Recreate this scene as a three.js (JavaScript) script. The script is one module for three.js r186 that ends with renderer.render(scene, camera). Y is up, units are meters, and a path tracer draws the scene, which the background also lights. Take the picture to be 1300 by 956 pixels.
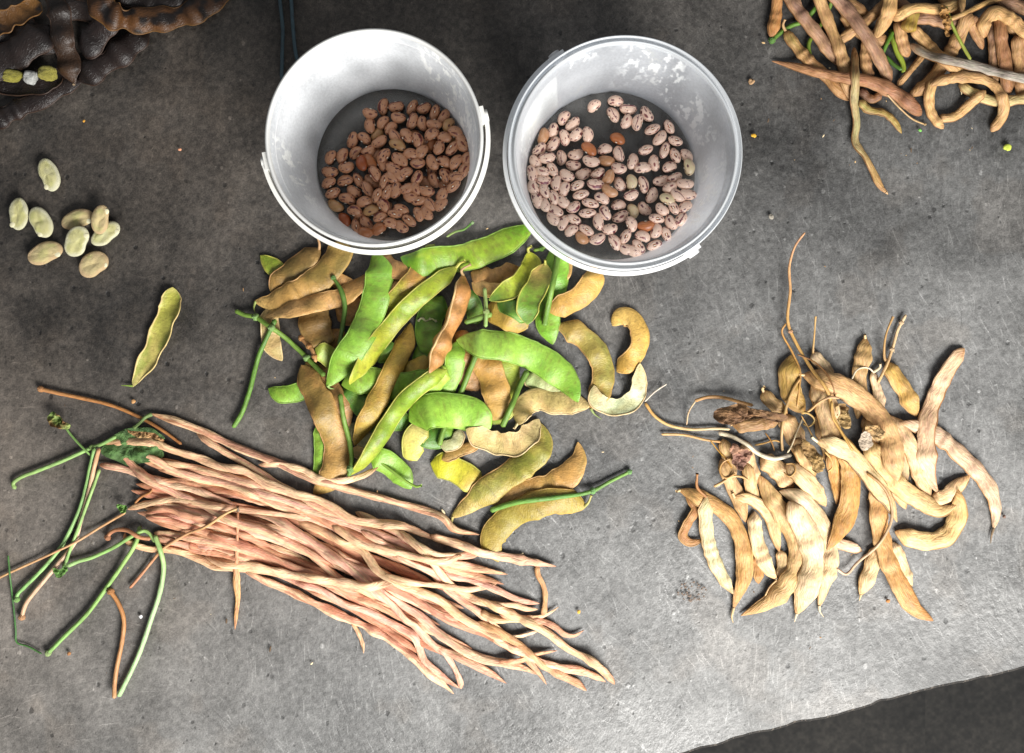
import * as THREE from 'three';
import { mergeGeometries } from 'three/addons/utils/BufferGeometryUtils.js';

// ------------------------------------------------------------------ camera, light, exposure
const K = 0.000714, HC = 0.96, CX = 650, CY = 433;      // metres per photo pixel on the slab, camera height
const scene = new THREE.Scene();
const camera = new THREE.PerspectiveCamera(2 * Math.atan(478 * K / HC) * 180 / Math.PI, 1300 / 956, 0.01, 30);
camera.position.set(0, HC, 0); camera.up.set(0, 0, -1); camera.lookAt(0, 0, 0);
camera.setViewOffset(1300, 956, 0, 45, 1300, 956);
camera.updateProjectionMatrix();
scene.add(camera);
const renderer = new THREE.WebGLRenderer({ antialias: true });
renderer.toneMapping = THREE.LinearToneMapping;
renderer.toneMappingExposure = 1.07;
renderer.shadowMap.enabled = true;
scene.background = new THREE.Color(0.205, 0.21, 0.218);
// soft daylight from a wide opening at the lower right of the slab
const opening = new THREE.RectAreaLight(new THREE.Color(1, 0.985, 0.95), 32, 1.0, 0.7);
opening.position.set(0.62, 0.95, 1.12); opening.lookAt(0.05, 0, 0.05);
scene.add(opening);

// ------------------------------------------------------------------ small helpers
function rng(seed) { let s = seed >>> 0; return () => { s = (s + 0x6D2B79F5) >>> 0; let t = s; t = Math.imul(t ^ (t >>> 15), t | 1); t ^= t + Math.imul(t ^ (t >>> 7), t | 61); return ((t ^ (t >>> 14)) >>> 0) / 4294967296; }; }
const PERM = new Uint8Array(512), GRAD = new Float32Array(256);
{ const r = rng(77); const p = [...Array(256).keys()]; for (let i = 255; i > 0; i--) { const j = Math.floor(r() * (i + 1)); [p[i], p[j]] = [p[j], p[i]]; } for (let i = 0; i < 512; i++) PERM[i] = p[i & 255]; for (let i = 0; i < 256; i++) GRAD[i] = r() * 2 - 1; }
const fade = (t) => t * t * (3 - 2 * t);
function n2(x, y) { const xi = Math.floor(x), yi = Math.floor(y), u = fade(x - xi), v = fade(y - yi), a = PERM[xi & 255], b = PERM[(xi + 1) & 255]; const g00 = GRAD[PERM[(a + yi) & 255]], g10 = GRAD[PERM[(b + yi) & 255]], g01 = GRAD[PERM[(a + yi + 1) & 255]], g11 = GRAD[PERM[(b + yi + 1) & 255]]; return g00 + u * (g10 - g00) + v * (g01 - g00 + u * (g00 - g10 - g01 + g11)); }
function n3(x, y, z) { const zi = Math.floor(z), w = fade(z - zi); const a = n2(x + PERM[zi & 255] * 1.37, y + PERM[(zi + 7) & 255] * 2.11), b = n2(x + PERM[(zi + 1) & 255] * 1.37, y + PERM[(zi + 8) & 255] * 2.11); return a + w * (b - a); }
function fbm(x, y, o = 4) { let s = 0, a = 0.5; for (let i = 0; i < o; i++) { s += a * n2(x, y); x = x * 2.03 + 17.1; y = y * 2.03 + 5.7; a *= 0.5; } return s; }
const clamp = (x, a, b) => Math.min(b, Math.max(a, x));
const sstep = (a, b, x) => fade(clamp((x - a) / (b - a), 0, 1));
const lerp = (a, b, t) => a + (b - a) * t;
const C = (h) => new THREE.Color(h);
const taken = {};
function numbered(name) { const k = taken[name] = (taken[name] ?? -1) + 1; return k ? `${name}_${String(k).padStart(3, '0')}` : name; }
function tag(o, label, category, group) { o.userData.label = label; o.userData.category = category; if (group) o.userData.group = group; return o; }
function thing(name, label, category, group, x = 0, y = 0, z = 0) { const g = new THREE.Group(); g.name = numbered(name); g.position.set(x, y, z); tag(g, label, category, group); scene.add(g); return g; }
function part(name, geo, mat, parent) { const m = new THREE.Mesh(geo, mat); m.name = name; m.castShadow = m.receiveShadow = true; parent.add(m); return m; }
function structure(name, geo, mat) { const m = new THREE.Mesh(geo, mat); m.name = name; m.userData.kind = 'structure'; m.castShadow = m.receiveShadow = true; scene.add(m); return m; }
function dataTex(w, h, f, srgb, repeat = true) {
  const d = new Uint8Array(w * h * 4); const o = [0, 0, 0];
  for (let y = 0; y < h; y++) for (let x = 0; x < w; x++) { f(x, y, o); const k = (y * w + x) * 4; d[k] = clamp(o[0] * 255, 0, 255); d[k + 1] = clamp(o[1] * 255, 0, 255); d[k + 2] = clamp(o[2] * 255, 0, 255); d[k + 3] = 255; }
  const t = new THREE.DataTexture(d, w, h); t.magFilter = t.minFilter = THREE.LinearFilter; if (repeat) t.wrapS = t.wrapT = THREE.RepeatWrapping; if (srgb) t.colorSpace = THREE.SRGBColorSpace; t.needsUpdate = true; return t;
}
// pixel zoom windows of the photograph used as tracing frames: R(x0, y0, scale)(points) -> photo pixels -> slab plane
const R = (x0, y0, s) => { const f = (p) => p.map(([x, y]) => [x0 + x / s, y0 + y / s]); f.s = s; return f; };
const A_ = R(0, 0, 3.939), B_ = R(320, 0, 3.984), D_ = R(960, 0, 3.8235), E_ = R(0, 180, 2.988), F_ = R(280, 270, 4.157), G_ = R(540, 270, 4.157), H_ = R(280, 460, 4.157), I_ = R(540, 460, 3.677), J_ = R(0, 480, 4.333), K_ = R(0, 670, 4.333), L_ = R(260, 640, 3.983), M_ = R(530, 660, 4.333), N_ = R(810, 280, 3.416), O_ = R(1030, 380, 3.678), P_ = R(840, 560, 3.985), Q_ = R(1030, 600, 3.415), T1_ = R(200, 560, 4.782), T2_ = R(400, 600, 4.782), T3_ = R(560, 680, 5.033), T4_ = R(320, 290, 6.375), T5_ = R(880, 430, 5.03), T6_ = R(1020, 430, 5.625);
const wx = (px, y) => (px - CX) * K * (HC - y) / HC, wz = (py, y) => (py - CY) * K * (HC - y) / HC;

// ------------------------------------------------------------------ the slab
{
  const X0 = -350, Y0 = -250, W = 2000, Hh = 1550, TW = 2048, TH = 1588;
  // strokes of the trowel: many short light scratches laid in sweeping arcs
  const scr = new Float32Array(TW * TH), pit = new Float32Array(TW * TH), r = rng(5);
  for (let k = 0; k < 52000; k++) {
    let x = r() * TW, y = r() * TH; const px = X0 + x / TW * W, py = Y0 + y / TH * Hh;
    const dens = 0.25 + 0.75 * sstep(300, 900, px + 0.5 * (py - 430)); if (r() > dens) continue;
    let a = 0.9 + 2.2 * fbm(px / 420 + 3, py / 420 + 9, 2) - 0.0011 * (py - 300) + (r() - 0.5) * 0.5; const len = 8 + r() * 30, v = (r() - 0.38) * 0.22 * (0.4 + r()), c = (r() - 0.5) * 0.03;
    for (let s = 0; s < len; s++) { const ix = x | 0, iy = y | 0; if (ix < 0 || iy < 0 || ix >= TW || iy >= TH) break; scr[iy * TW + ix] += v * Math.sin(Math.PI * s / len); x += Math.cos(a); y += Math.sin(a); a += c; }
  }
  for (let k = 0; k < 9000; k++) { const x = r() * TW, y = r() * TH, rad = 0.3 + Math.pow(r(), 6) * 2.6, v = r() < 0.72 ? -(0.2 + r() * 0.5) : 0.2 + r() * 0.45; for (let iy = Math.max(0, y - rad - 1 | 0); iy < Math.min(TH, y + rad + 2); iy++) for (let ix = Math.max(0, x - rad - 1 | 0); ix < Math.min(TW, x + rad + 2); ix++) { const d = Math.hypot(ix - x, (iy - y) * (0.9 + 0.25 * GRAD[k & 255])) + 0.8 * n2(ix * 0.9 + k, iy * 0.9); if (d < rad + 0.5) pit[iy * TW + ix] = v * clamp(rad + 0.5 - d, 0, 1); } }
  const hgt = new Float32Array(TW * TH), rn = rng(9);
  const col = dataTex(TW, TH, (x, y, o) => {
    const k = y * TW + x, px = X0 + x / TW * W, py = Y0 + y / TH * Hh;
    const big = fbm(px / 190 + 40, py / 190, 4), mid = fbm(px / 45 + 7, py / 45 + 3, 4), fine = fbm(px / 5, py / 5 + 30, 3), g = rn() - 0.5;
    const wearAndLight = sstep(150, 1500, 0.47 * px + 1.6 * (py - 115) + 200 * big);             // rubbed paler towards its corner, with the daylight falloff painted in too
    let v = 0.215 + 0.178 * wearAndLight + 0.08 * mid + 0.06 * big + 0.08 * fine + 0.09 * g;
    v += scr[k] * (0.35 + 0.5 * wearAndLight) + pit[k] * 0.22;
    const st = sstep(0.10, 0.42, fbm(px / 120 + 90, py / 120 + 20, 4)); v -= 0.022 * st;
    const warm = 1 - sstep(150, 950, 0.8 * px + 0.8 * (py - 200)) + 0.2 * sstep(0.15, 0.4, fbm(px / 60 + 50, py / 60, 3));
    v = Math.max(v, 0.07);
    o[0] = v * (1.0 + 0.075 * warm); o[1] = v * (0.995 - 0.004 * warm); o[2] = v * (0.985 - 0.075 * warm);
    hgt[k] = 0.5 + 0.22 * fine + 0.3 * mid + 0.16 * g + scr[k] * 0.7 + pit[k] * 0.8;
  }, true);
  const bmp = dataTex(TW, TH, (x, y, o) => { o[0] = o[1] = o[2] = hgt[y * TW + x]; }, false);
  const rgh = dataTex(512, 400, (x, y, o) => { const v = 0.52 + 0.22 * fbm(x / 26, y / 26, 4) + 0.1 * fbm(x / 4, y / 4, 2); o[0] = o[1] = o[2] = v; }, false);
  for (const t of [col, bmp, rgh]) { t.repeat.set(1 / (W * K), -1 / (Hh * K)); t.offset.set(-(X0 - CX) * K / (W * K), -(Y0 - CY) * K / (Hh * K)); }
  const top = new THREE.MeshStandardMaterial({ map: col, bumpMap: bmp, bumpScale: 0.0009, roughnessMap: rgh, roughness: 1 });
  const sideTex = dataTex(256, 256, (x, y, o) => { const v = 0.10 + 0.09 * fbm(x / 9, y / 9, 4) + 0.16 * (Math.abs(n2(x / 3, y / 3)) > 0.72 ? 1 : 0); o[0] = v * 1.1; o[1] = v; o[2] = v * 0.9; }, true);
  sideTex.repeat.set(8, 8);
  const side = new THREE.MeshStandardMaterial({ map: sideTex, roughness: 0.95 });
  const sh = new THREE.Shape(); const e = (px) => 851 - 0.24 * (px - 1300) + 0.00006 * Math.max(0, 1237 - px) ** 2;   // the side runs off the picture at the lower right
  sh.moveTo((X0 - CX) * K, -(Y0 - CY) * K);
  sh.lineTo((X0 + W - CX) * K, -(Y0 - CY) * K);
  for (let px = X0 + W; px >= X0; px -= 5) sh.lineTo((px - CX) * K, -(Math.min(e(px) + 3.5 * fbm(px / 90, 4, 3) - 5 * Math.pow(Math.max(0, n2(px / 26, 8) - 0.25), 1.5) + 0.5 * n2(px / 7, 3), Y0 + Hh) - CY) * K);
  const g = new THREE.ExtrudeGeometry(sh, { depth: 0.042, bevelEnabled: true, bevelThickness: 0.004, bevelSize: 0.003, bevelSegments: 3, bevelOffset: -0.003 });
  g.rotateX(-Math.PI / 2); g.translate(0, -0.048, 0);
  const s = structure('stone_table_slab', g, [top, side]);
  s.userData.label = 'grey brushed stone slab stained brown on the left';
  const gt = dataTex(512, 512, (x, y, o) => { const v = 0.075 + 0.09 * fbm(x / 90, y / 90, 5) + 0.07 * fbm(x / 5, y / 5, 3); o[0] = v * 1.04; o[1] = v * 0.97; o[2] = v * 0.88; }, true); gt.repeat.set(26, 26);
  const gr = new THREE.PlaneGeometry(14, 14); gr.rotateX(-Math.PI / 2); gr.translate(0, -0.42, 0);
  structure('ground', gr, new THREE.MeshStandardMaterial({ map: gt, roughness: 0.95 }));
}

// ------------------------------------------------------------------ heaps: what lies on what
const HX = -0.62, HZ = -0.46, HS = 0.001, HW = 1260, HD = 980, HF = new Float32Array(HW * HD);
const hAt = (x, z) => { const i = Math.round((x - HX) / HS), j = Math.round((z - HZ) / HS); return i < 0 || j < 0 || i >= HW || j >= HD ? 0 : HF[j * HW + i]; };
const hSet = (x, z, h) => { const i = Math.floor((x - HX) / HS), j = Math.floor((z - HZ) / HS); for (let b = 0; b < 2; b++) for (let a = 0; a < 2; a++) if (i + a >= 0 && j + b >= 0 && i + a < HW && j + b < HD) { const k = (j + b) * HW + i + a; if (HF[k] < h) HF[k] = h; } };
const US = [-0.92, -0.7, -0.45, -0.2, 0, 0.2, 0.45, 0.7, 0.92];
function settle(p2, he, ve, o = {}) {                    // rest a long body on whatever is below it; returns heights of its axis
  const n = p2.length; let y = ve.slice();
  for (let pass = 0; pass < 2; pass++) {
    const c = new Array(n), X = [], Z = [];
    for (let i = 0; i < n; i++) { X.push(wx(p2[i][0], y[i])); Z.push(wz(p2[i][1], y[i])); }
    for (let i = 0; i < n; i++) {
      const a = Math.max(0, i - 1), b = Math.min(n - 1, i + 1); let tx = X[b] - X[a], tz = Z[b] - Z[a]; const l = Math.hypot(tx, tz) || 1; tx /= l; tz /= l;
      let m = 0; for (const u of US) { const h = hAt(X[i] - tz * u * he[i], Z[i] + tx * u * he[i]) + ve[i] * Math.sqrt(1 - u * u); if (h > m) m = h; }
      c[i] = Math.max(m - (o.sink ?? 0.0012), ve[i] * 0.98);
    }
    let q = c.slice(); const seg = Math.hypot(X[1] - X[0], Z[1] - Z[0]);
    for (let it = 0; it < (o.stiff ?? 130); it++) {
      const w = q.slice();
      for (let i = 1; i < n - 1; i++) w[i] = Math.max(c[i], 0.5 * (q[i - 1] + q[i + 1]) - 0.000012);
      w[0] = Math.max(c[0], q[1] - seg * 0.22); w[n - 1] = Math.max(c[n - 1], q[n - 2] - seg * 0.22); q = w;
    }
    for (let it = 0; it < 4; it++) { const w = q.slice(); for (let i = 1; i < n - 1; i++) w[i] = 0.25 * q[i - 1] + 0.5 * q[i] + 0.25 * q[i + 1]; q = w; }
    y = q;
  }
  if (o.lift) for (let i = 0; i < n; i++) { const t = i / (n - 1); y[i] += (o.lift[0] || 0) * Math.pow(1 - t, 2.5) + (o.lift[1] || 0) * Math.pow(t, 2.5); }
  return y;
}
function splat(p3, he, ve) {
  for (let i = 0; i < p3.length - 1; i++) { const a = p3[i], b = p3[i + 1]; let tx = b.x - a.x, tz = b.z - a.z; const l = Math.hypot(tx, tz) || 1; tx /= l; tz /= l; const ns = Math.max(1, Math.ceil(l / HS)), nu = Math.max(2, Math.ceil(he[i] * 2 / HS));
    for (let s = 0; s < ns; s++) { const t = s / ns, x = lerp(a.x, b.x, t), z = lerp(a.z, b.z, t), yy = lerp(a.y, b.y, t); for (let k = 0; k <= nu; k++) { const u = k / nu * 2 - 1; hSet(x - tz * u * he[i], z + tx * u * he[i], yy + ve[i] * Math.sqrt(Math.max(0, 1 - u * u))); } } }
}
function resample(pts, n) {
  const c = new THREE.CatmullRomCurve3(pts.map(([x, y]) => new THREE.Vector3(x, y, 0)), false, 'centripetal'); c.arcLengthDivisions = 300; c.updateArcLengths();
  return { p: c.getSpacedPoints(n - 1).map((v) => [v.x, v.y]), len: c.getLength() };
}

// ------------------------------------------------------------------ skins
const fibreH = dataTex(512, 512, (x, y, o) => { const a = x / 512 * Math.PI * 2, q = 0.5 + 0.42 * fbm(x / 64 + 3 * Math.sin(y / 512 * 6.283), y / 5, 3) + 0.3 * fbm(x / 30, y / 14, 3) + 0.05 * Math.sin(a); o[0] = o[1] = o[2] = q; }, false);
const fibreC = dataTex(512, 512, (x, y, o) => { const q = 0.90 + 0.17 * fbm(x / 90, y / 5, 3) + 0.13 * fbm(x / 60 + 4, y / 16, 3); o[0] = q; o[1] = q * (0.985 + 0.03 * n2(x / 40, y / 12)); o[2] = q * 0.97; }, true);
const poreH = dataTex(512, 512, (x, y, o) => { const q = 0.5 + 0.30 * fbm(x / 9, y / 9, 3) + 0.30 * fbm(x / 60, y / 40, 3); o[0] = o[1] = o[2] = q; }, false);
const poreC = dataTex(512, 512, (x, y, o) => { const q = 0.91 + 0.10 * fbm(x / 40, y / 24, 4) + 0.07 * fbm(x / 6, y / 5, 2); o[0] = q; o[1] = q; o[2] = q * 0.97; }, true);
const wrinkH = dataTex(512, 512, (x, y, o) => { const w = fbm(x / 38 + 9, y / 30, 3), q = 0.5 + 0.55 * (1 - Math.abs(fbm(x / 34 + 2 * w, y / 16 + 2 * w, 4)) * 3.2) * 0.5 + 0.12 * fbm(x / 5, y / 5, 2); o[0] = o[1] = o[2] = q; }, false);
for (const t of [fibreH, fibreC, poreH, poreC, wrinkH]) t.repeat.set(22, 22);
const skin = (map, bump, scale, rough, extra = {}) => new THREE.MeshPhysicalMaterial({ map, bumpMap: bump, bumpScale: scale, roughness: rough, vertexColors: true, ...extra });
const SKIN = {
  fresh: skin(poreC, poreH, 0.0004, 0.48),
  leather: skin(poreC, poreH, 0.0006, 0.52),
  dry: skin(fibreC, fibreH, 0.0007, 0.62),
  paper: skin(fibreC, fibreH, 0.0006, 0.6),
  black: skin(poreC, wrinkH, 0.0006, 0.46),
  stem: skin(fibreC, fibreH, 0.0004, 0.55),
};

// ------------------------------------------------------------------ pods and stems
function sweep(p3, M, fn, len) {                         // rings of M points round an axis; fn(i, theta) -> [side, up, r, g, b]
  const n = p3.length, pos = [], col = [], uv = [], idx = [], T = new THREE.Vector3(), S = new THREE.Vector3(), U = new THREE.Vector3(), Y = new THREE.Vector3(0, 1, 0);
  for (let i = 0; i < n; i++) {
    T.subVectors(p3[Math.min(n - 1, i + 1)], p3[Math.max(0, i - 1)]).normalize(); S.crossVectors(T, Y); if (S.lengthSq() < 1e-6) S.set(1, 0, 0); S.normalize(); U.crossVectors(S, T);
    for (let j = 0; j <= M; j++) { const [a, b, r, g, bl, v] = fn(i, j / M * Math.PI * 2, j === M ? 0 : j); pos.push(p3[i].x + S.x * a + U.x * b, p3[i].y + S.y * a + U.y * b, p3[i].z + S.z * a + U.z * b); col.push(r, g, bl); uv.push(i / (n - 1) * len, v); }
  }
  for (let i = 0; i < n - 1; i++) for (let j = 0; j < M; j++) { const a = i * (M + 1) + j, b = a + M + 1; idx.push(a, a + 1, b, b, a + 1, b + 1); }
  const g = new THREE.BufferGeometry(); g.setAttribute('position', new THREE.Float32BufferAttribute(pos, 3)); g.setAttribute('color', new THREE.Float32BufferAttribute(col, 3)); g.setAttribute('uv', new THREE.Float32BufferAttribute(uv, 2)); g.setIndex(idx); g.computeVertexNormals();
  const N = g.attributes.normal; for (let i = 0; i < n; i++) { const a = i * (M + 1), b = a + M; const x = N.getX(a) + N.getX(b), y = N.getY(a) + N.getY(b), z = N.getZ(a) + N.getZ(b), l = Math.hypot(x, y, z) || 1; N.setXYZ(a, x / l, y / l, z / l); N.setXYZ(b, x / l, y / l, z / l); }
  return g;
}
function tube(p3, rad, color, color2, M = 8) {
  const c1 = C(color), c2 = C(color2 ?? color), n = p3.length; let len = 0; for (let i = 1; i < n; i++) len += p3[i].distanceTo(p3[i - 1]);
  return sweep(p3, M, (i, th) => { const t = i / (n - 1), r = typeof rad === 'function' ? rad(t) : rad, k = 0.9 + 0.2 * n2(i * 0.35 + len * 900, th * 1.2); return [Math.cos(th) * r, Math.sin(th) * r, lerp(c1.r, c2.r, t) * k, lerp(c1.g, c2.g, t) * k, lerp(c1.b, c2.b, t) * k, th * r]; }, len);
}
const hexes = (a) => a.map((h) => C(h));
const ramp = (cols, t) => { const x = clamp(t, 0, 1) * (cols.length - 1), i = Math.min(cols.length - 2, Math.floor(x)), f = fade(x - i); return cols.length === 1 ? cols[0] : [lerp(cols[i].r, cols[i + 1].r, f), lerp(cols[i].g, cols[i + 1].g, f), lerp(cols[i].b, cols[i + 1].b, f)]; };
const arr = (v, t) => { if (!Array.isArray(v)) return v; const x = t * (v.length - 1), i = Math.min(v.length - 2, Math.floor(x)); return lerp(v[i], v[i + 1], fade(x - i)); };
let podSeed = 1;
// name, label, group, tracing frame, axis points, seen width in that frame, style, options
function pod(name, label, group, win, pts, w, st, opt = {}) {
  const o = { r: 0.34, roll: 0, cols: ['#b98a4e'], edge: '#d9b77e', edgeAmt: 0.5, blotch: '#6d5a2a', blotchAmt: 0.3, bumps: 5, bumpAmt: 0.3, wav: 0.03, wr: 0.02, ts: 0.16, te: 0.2, p: 0.62, skin: 'dry', q: 1.25, twist: 0, M: 20, seam: 1, stripe: 0, flut: 0, crease: 0, ...st, ...opt };
  const seed = podSeed++ * 3.713, px = win(pts), rs = resample(px, clamp(Math.ceil(resample(px, 20).len / 1.7), 20, 190)), n = rs.p.length, wid = w / win.s * K / 2; if (o.bumps) o.bumps = Math.max(1, Math.min(o.bumps, rs.len * win.s / (w * (o.pitch ?? 1.0))));
  const A = [], Bv = [], he = [], ve = [], ph = [];
  for (let i = 0; i < n; i++) {
    const t = i / (n - 1); let f = Math.pow(clamp(t / o.ts, 0, 1), o.p) * Math.pow(clamp((1 - t) / o.te, 0, 1), o.p); f = Math.max(0.05, f) * (o.prof ? arr(o.prof, t) : 1);
    const roll = arr(o.roll, t) * Math.PI / 180 + o.twist * n2(t * 5 * (rs.len / 150) + seed, 2.2) * Math.PI; ph.push(roll);
    const bean = o.bumps ? Math.pow(0.5 + 0.5 * Math.cos((t * o.bumps + 0.55 * n2(t * o.bumps * 0.8 + seed, 7.7) - 0.5) * Math.PI * 2), 1.3) * (0.7 + 0.6 * n2(t * o.bumps * 0.6 + seed, 3.1)) * sstep(0.04, 0.16, t) * sstep(0.96, 0.84, t) : 0;
    const a0 = wid * f / Math.sqrt(Math.cos(roll) ** 2 + (o.r * Math.sin(roll)) ** 2) * (1 + o.wav * (bean * 2 - 1) + o.wav * 1.3 * n2(t * 9 * rs.len / 150 + seed, 5));
    const b0 = Math.max(a0 * o.r * (1 - o.bumpAmt * 0.5 + o.bumpAmt * bean), Math.min(a0, 0.0006));
    A.push(a0); Bv.push(b0);
    he.push(Math.hypot(a0 * Math.cos(roll), b0 * Math.sin(roll))); ve.push(Math.hypot(a0 * Math.sin(roll), b0 * Math.cos(roll)));
  }
  const y = settle(rs.p, he, ve, o), W3 = rs.p.map(([x, z], i) => new THREE.Vector3(wx(x, y[i]), y[i], wz(z, y[i])));
  splat(W3, he, ve);
  const mid = W3[n >> 1], org = new THREE.Vector3(mid.x, Math.max(0, Math.min(...y.map((v, i) => v - ve[i]))), mid.z), p3 = W3.map((v) => v.clone().sub(org)), len = rs.len * K;
  const g = thing(name, label, 'bean pod', group, org.x, org.y, org.z);
  const vr = rng(podSeed * 991 + 5), vb = 0.90 + 0.2 * vr(), vg = 0.97 + 0.05 * vr(), vz = 0.93 + 0.12 * vr(), endC = o.endCol ? C(o.endCol) : null;
  const cols = hexes(o.cols), edge = C(o.edge), blo = C(o.blotch), str = C(o.stripeCol ?? '#ffffff');
  const geo = sweep(p3, o.M, (i, th) => {
    const t = i / (n - 1), a = A[i], b = Bv[i], c = Math.cos(th), s = Math.sin(th), ss = Math.sign(s) * Math.pow(Math.abs(s), o.q);
    const sx = c, cxx = Math.cos(th), cyy = Math.sin(th), L = t * len * 100;
    let nz = o.wr * (0.9 * n3(L * 0.75 + seed, cxx * 2.2 + 4, cyy * 2.2 + seed) + 0.9 * n3(L * 1.3 + seed, cxx * 4.6, cyy * 4.6 + 9)) + o.flut * Math.cos(3 * th + seed + 0.5 * L);
    if (o.crease) { const q1 = n3(L * 0.42 + seed, cxx * 1.9 + 11, cyy * 1.9 + seed), q2 = n3(L * 0.8 + seed, cxx * 3.4 + 31, cyy * 3.4 + seed); nz -= o.crease * (Math.exp(-q1 * q1 * 70) + 0.6 * Math.exp(-q2 * q2 * 60) - 0.35); }
    let x = a * sx * (1 + nz * 0.7 + o.wr * 1.2 * n2(L * 2.1 + seed, c > 0 ? 3.3 : 8.8) * Math.abs(c)), v = b * ss * (1 + nz * 1.6);
    if (o.cup && s > 0) v = -b * ss * 0.78 + 0.0007 * s;
    v += b * 0.5 * o.wr * 2.6 * n2(L * 1.1 + seed, 20 + c * 1.2) * Math.abs(s);
    const cr = Math.cos(ph[i]), sr = Math.sin(ph[i]);
    let [r1, g1, b1] = cols.length === 1 ? [cols[0].r, cols[0].g, cols[0].b] : ramp(cols, t + 0.10 * n2(L * 0.7 + seed, c * 1.5));
    const bl = o.blotchAmt * sstep(-0.05, 0.5, n3(L * 0.55 + seed, cxx * 1.1, cyy * 1.1 + 3) + 0.5 * n3(L * 1.7, cxx * 2 + seed, cyy * 2));
    r1 = lerp(r1, blo.r, bl); g1 = lerp(g1, blo.g, bl); b1 = lerp(b1, blo.b, bl);
    if (o.stripe) { const q = o.stripe * sstep(0.0, 0.35, n2(th * 1.9 + seed * 3, L * 0.10 + seed) + 0.35 * n2(th * 5 + seed, L * 0.45)); r1 = lerp(r1, str.r, q); g1 = lerp(g1, str.g, q); b1 = lerp(b1, str.b, q); }
    if (o.speck) { const q = o.speck * sstep(0.42, 0.6, n3(L * 7 + seed, cxx * 9, cyy * 9 + seed)) + 0.6 * o.speck * sstep(0.35, 0.7, n3(L * 1.2 + seed * 2, cxx * 2.2, cyy * 2.2)); r1 = lerp(r1, 0.16, q); g1 = lerp(g1, 0.10, q); b1 = lerp(b1, 0.03, q); }
    const eg = o.edgeAmt * sstep(0.86, 0.99, Math.abs(c)) + 0.5 * o.edgeAmt * (sstep(0.07, 0, t) + sstep(0.94, 1, t)); r1 = lerp(r1, edge.r, Math.min(1, eg)); g1 = lerp(g1, edge.g, Math.min(1, eg)); b1 = lerp(b1, edge.b, Math.min(1, eg));
    if (endC) { const q = 0.75 * (sstep(0.12, 0.0, t) + sstep(0.86, 1, t)) * (0.7 + 0.6 * n2(L * 2, c * 2 + seed)); r1 = lerp(r1, endC.r, clamp(q, 0, 0.9)); g1 = lerp(g1, endC.g, clamp(q, 0, 0.9)); b1 = lerp(b1, endC.b, clamp(q, 0, 0.9)); }
    const k = (1 + 0.10 * n3(L * 2.5, cxx * 3 + seed, cyy * 3)) * vb;
    return [x * cr - v * sr, x * sr + v * cr, r1 * k, g1 * k * vg, b1 * k * vz, th * (a + b) * 0.5];
  }, len);
  part('shell', geo, SKIN[o.skin], g);
  if (o.seam) {
    for (const sgn of o.seam === 2 ? [-1, 1] : [o.seamSide ?? 1]) {
      const q = []; const i0 = Math.ceil(n * 0.03), i1 = Math.floor(n * 0.97), Y = new THREE.Vector3(0, 1, 0);
      for (let i = i0; i < i1; i += 1) { const T = new THREE.Vector3().subVectors(p3[Math.min(n - 1, i + 1)], p3[Math.max(0, i - 1)]).normalize(), S = new THREE.Vector3().crossVectors(T, Y).normalize(), U = new THREE.Vector3().crossVectors(S, T), L = i / (n - 1) * len * 100, k = A[i] * (1 + o.wr * 1.2 * n2(L * 2.1 + seed, sgn > 0 ? 3.3 : 8.8)) * 0.985 * sgn; q.push(p3[i].clone().addScaledVector(S, k * Math.cos(ph[i])).addScaledVector(U, k * Math.sin(ph[i]) + 0.0001)); }
      const rs_ = (o.seamR ?? 0.00075);
      part('seam', tube(q, (t) => rs_ * Math.min(1, t * 12, (1 - t) * 12) + 0.0001, o.seamCol ?? o.edge, o.seamCol ?? o.edge, 6), SKIN.stem, g);
    }
  }
  if (o.st) { // stalk: a few points in the same frame, going away from the pod's first point
    const sp = win(o.st), a = p3[1], q = [a.clone()]; let yy = a.y; for (const [sx, sz] of sp) { yy += o.stUp ?? 0.002; const Y = Math.max(0.001, yy + org.y); q.push(new THREE.Vector3(wx(sx, Y) - org.x, Y - org.y, wz(sz, Y) - org.z)); }
    const cv = new THREE.CatmullRomCurve3(q).getPoints(14);
    const rr = o.stR ?? 0.0012; part('stalk', tube(cv, (t) => rr * (1.25 - 0.5 * t + 0.5 * sstep(0.88, 1, t)), o.stCol ?? o.edge, o.stCol ?? o.edge, 8), SKIN.stem, g);
  }
  if (o.tp) {
    const sp = win(o.tp), a = p3[n - 2], q = [a.clone()]; let yy = a.y; for (const [sx, sz] of sp) { yy = Math.max(0.0008 - org.y, yy - (o.tpDown ?? 0.001)); const Y = yy + org.y; q.push(new THREE.Vector3(wx(sx, Y) - org.x, yy, wz(sz, Y) - org.z)); }
    const cv = new THREE.CatmullRomCurve3(q).getPoints(12);
    part('tip', tube(cv, (t) => lerp(o.tpR ?? 0.0014, 0.0003, t), o.tpCol ?? o.edge, o.tpCol ?? o.edge, 8), SKIN.stem, g);
  }
  return g;
}
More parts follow.
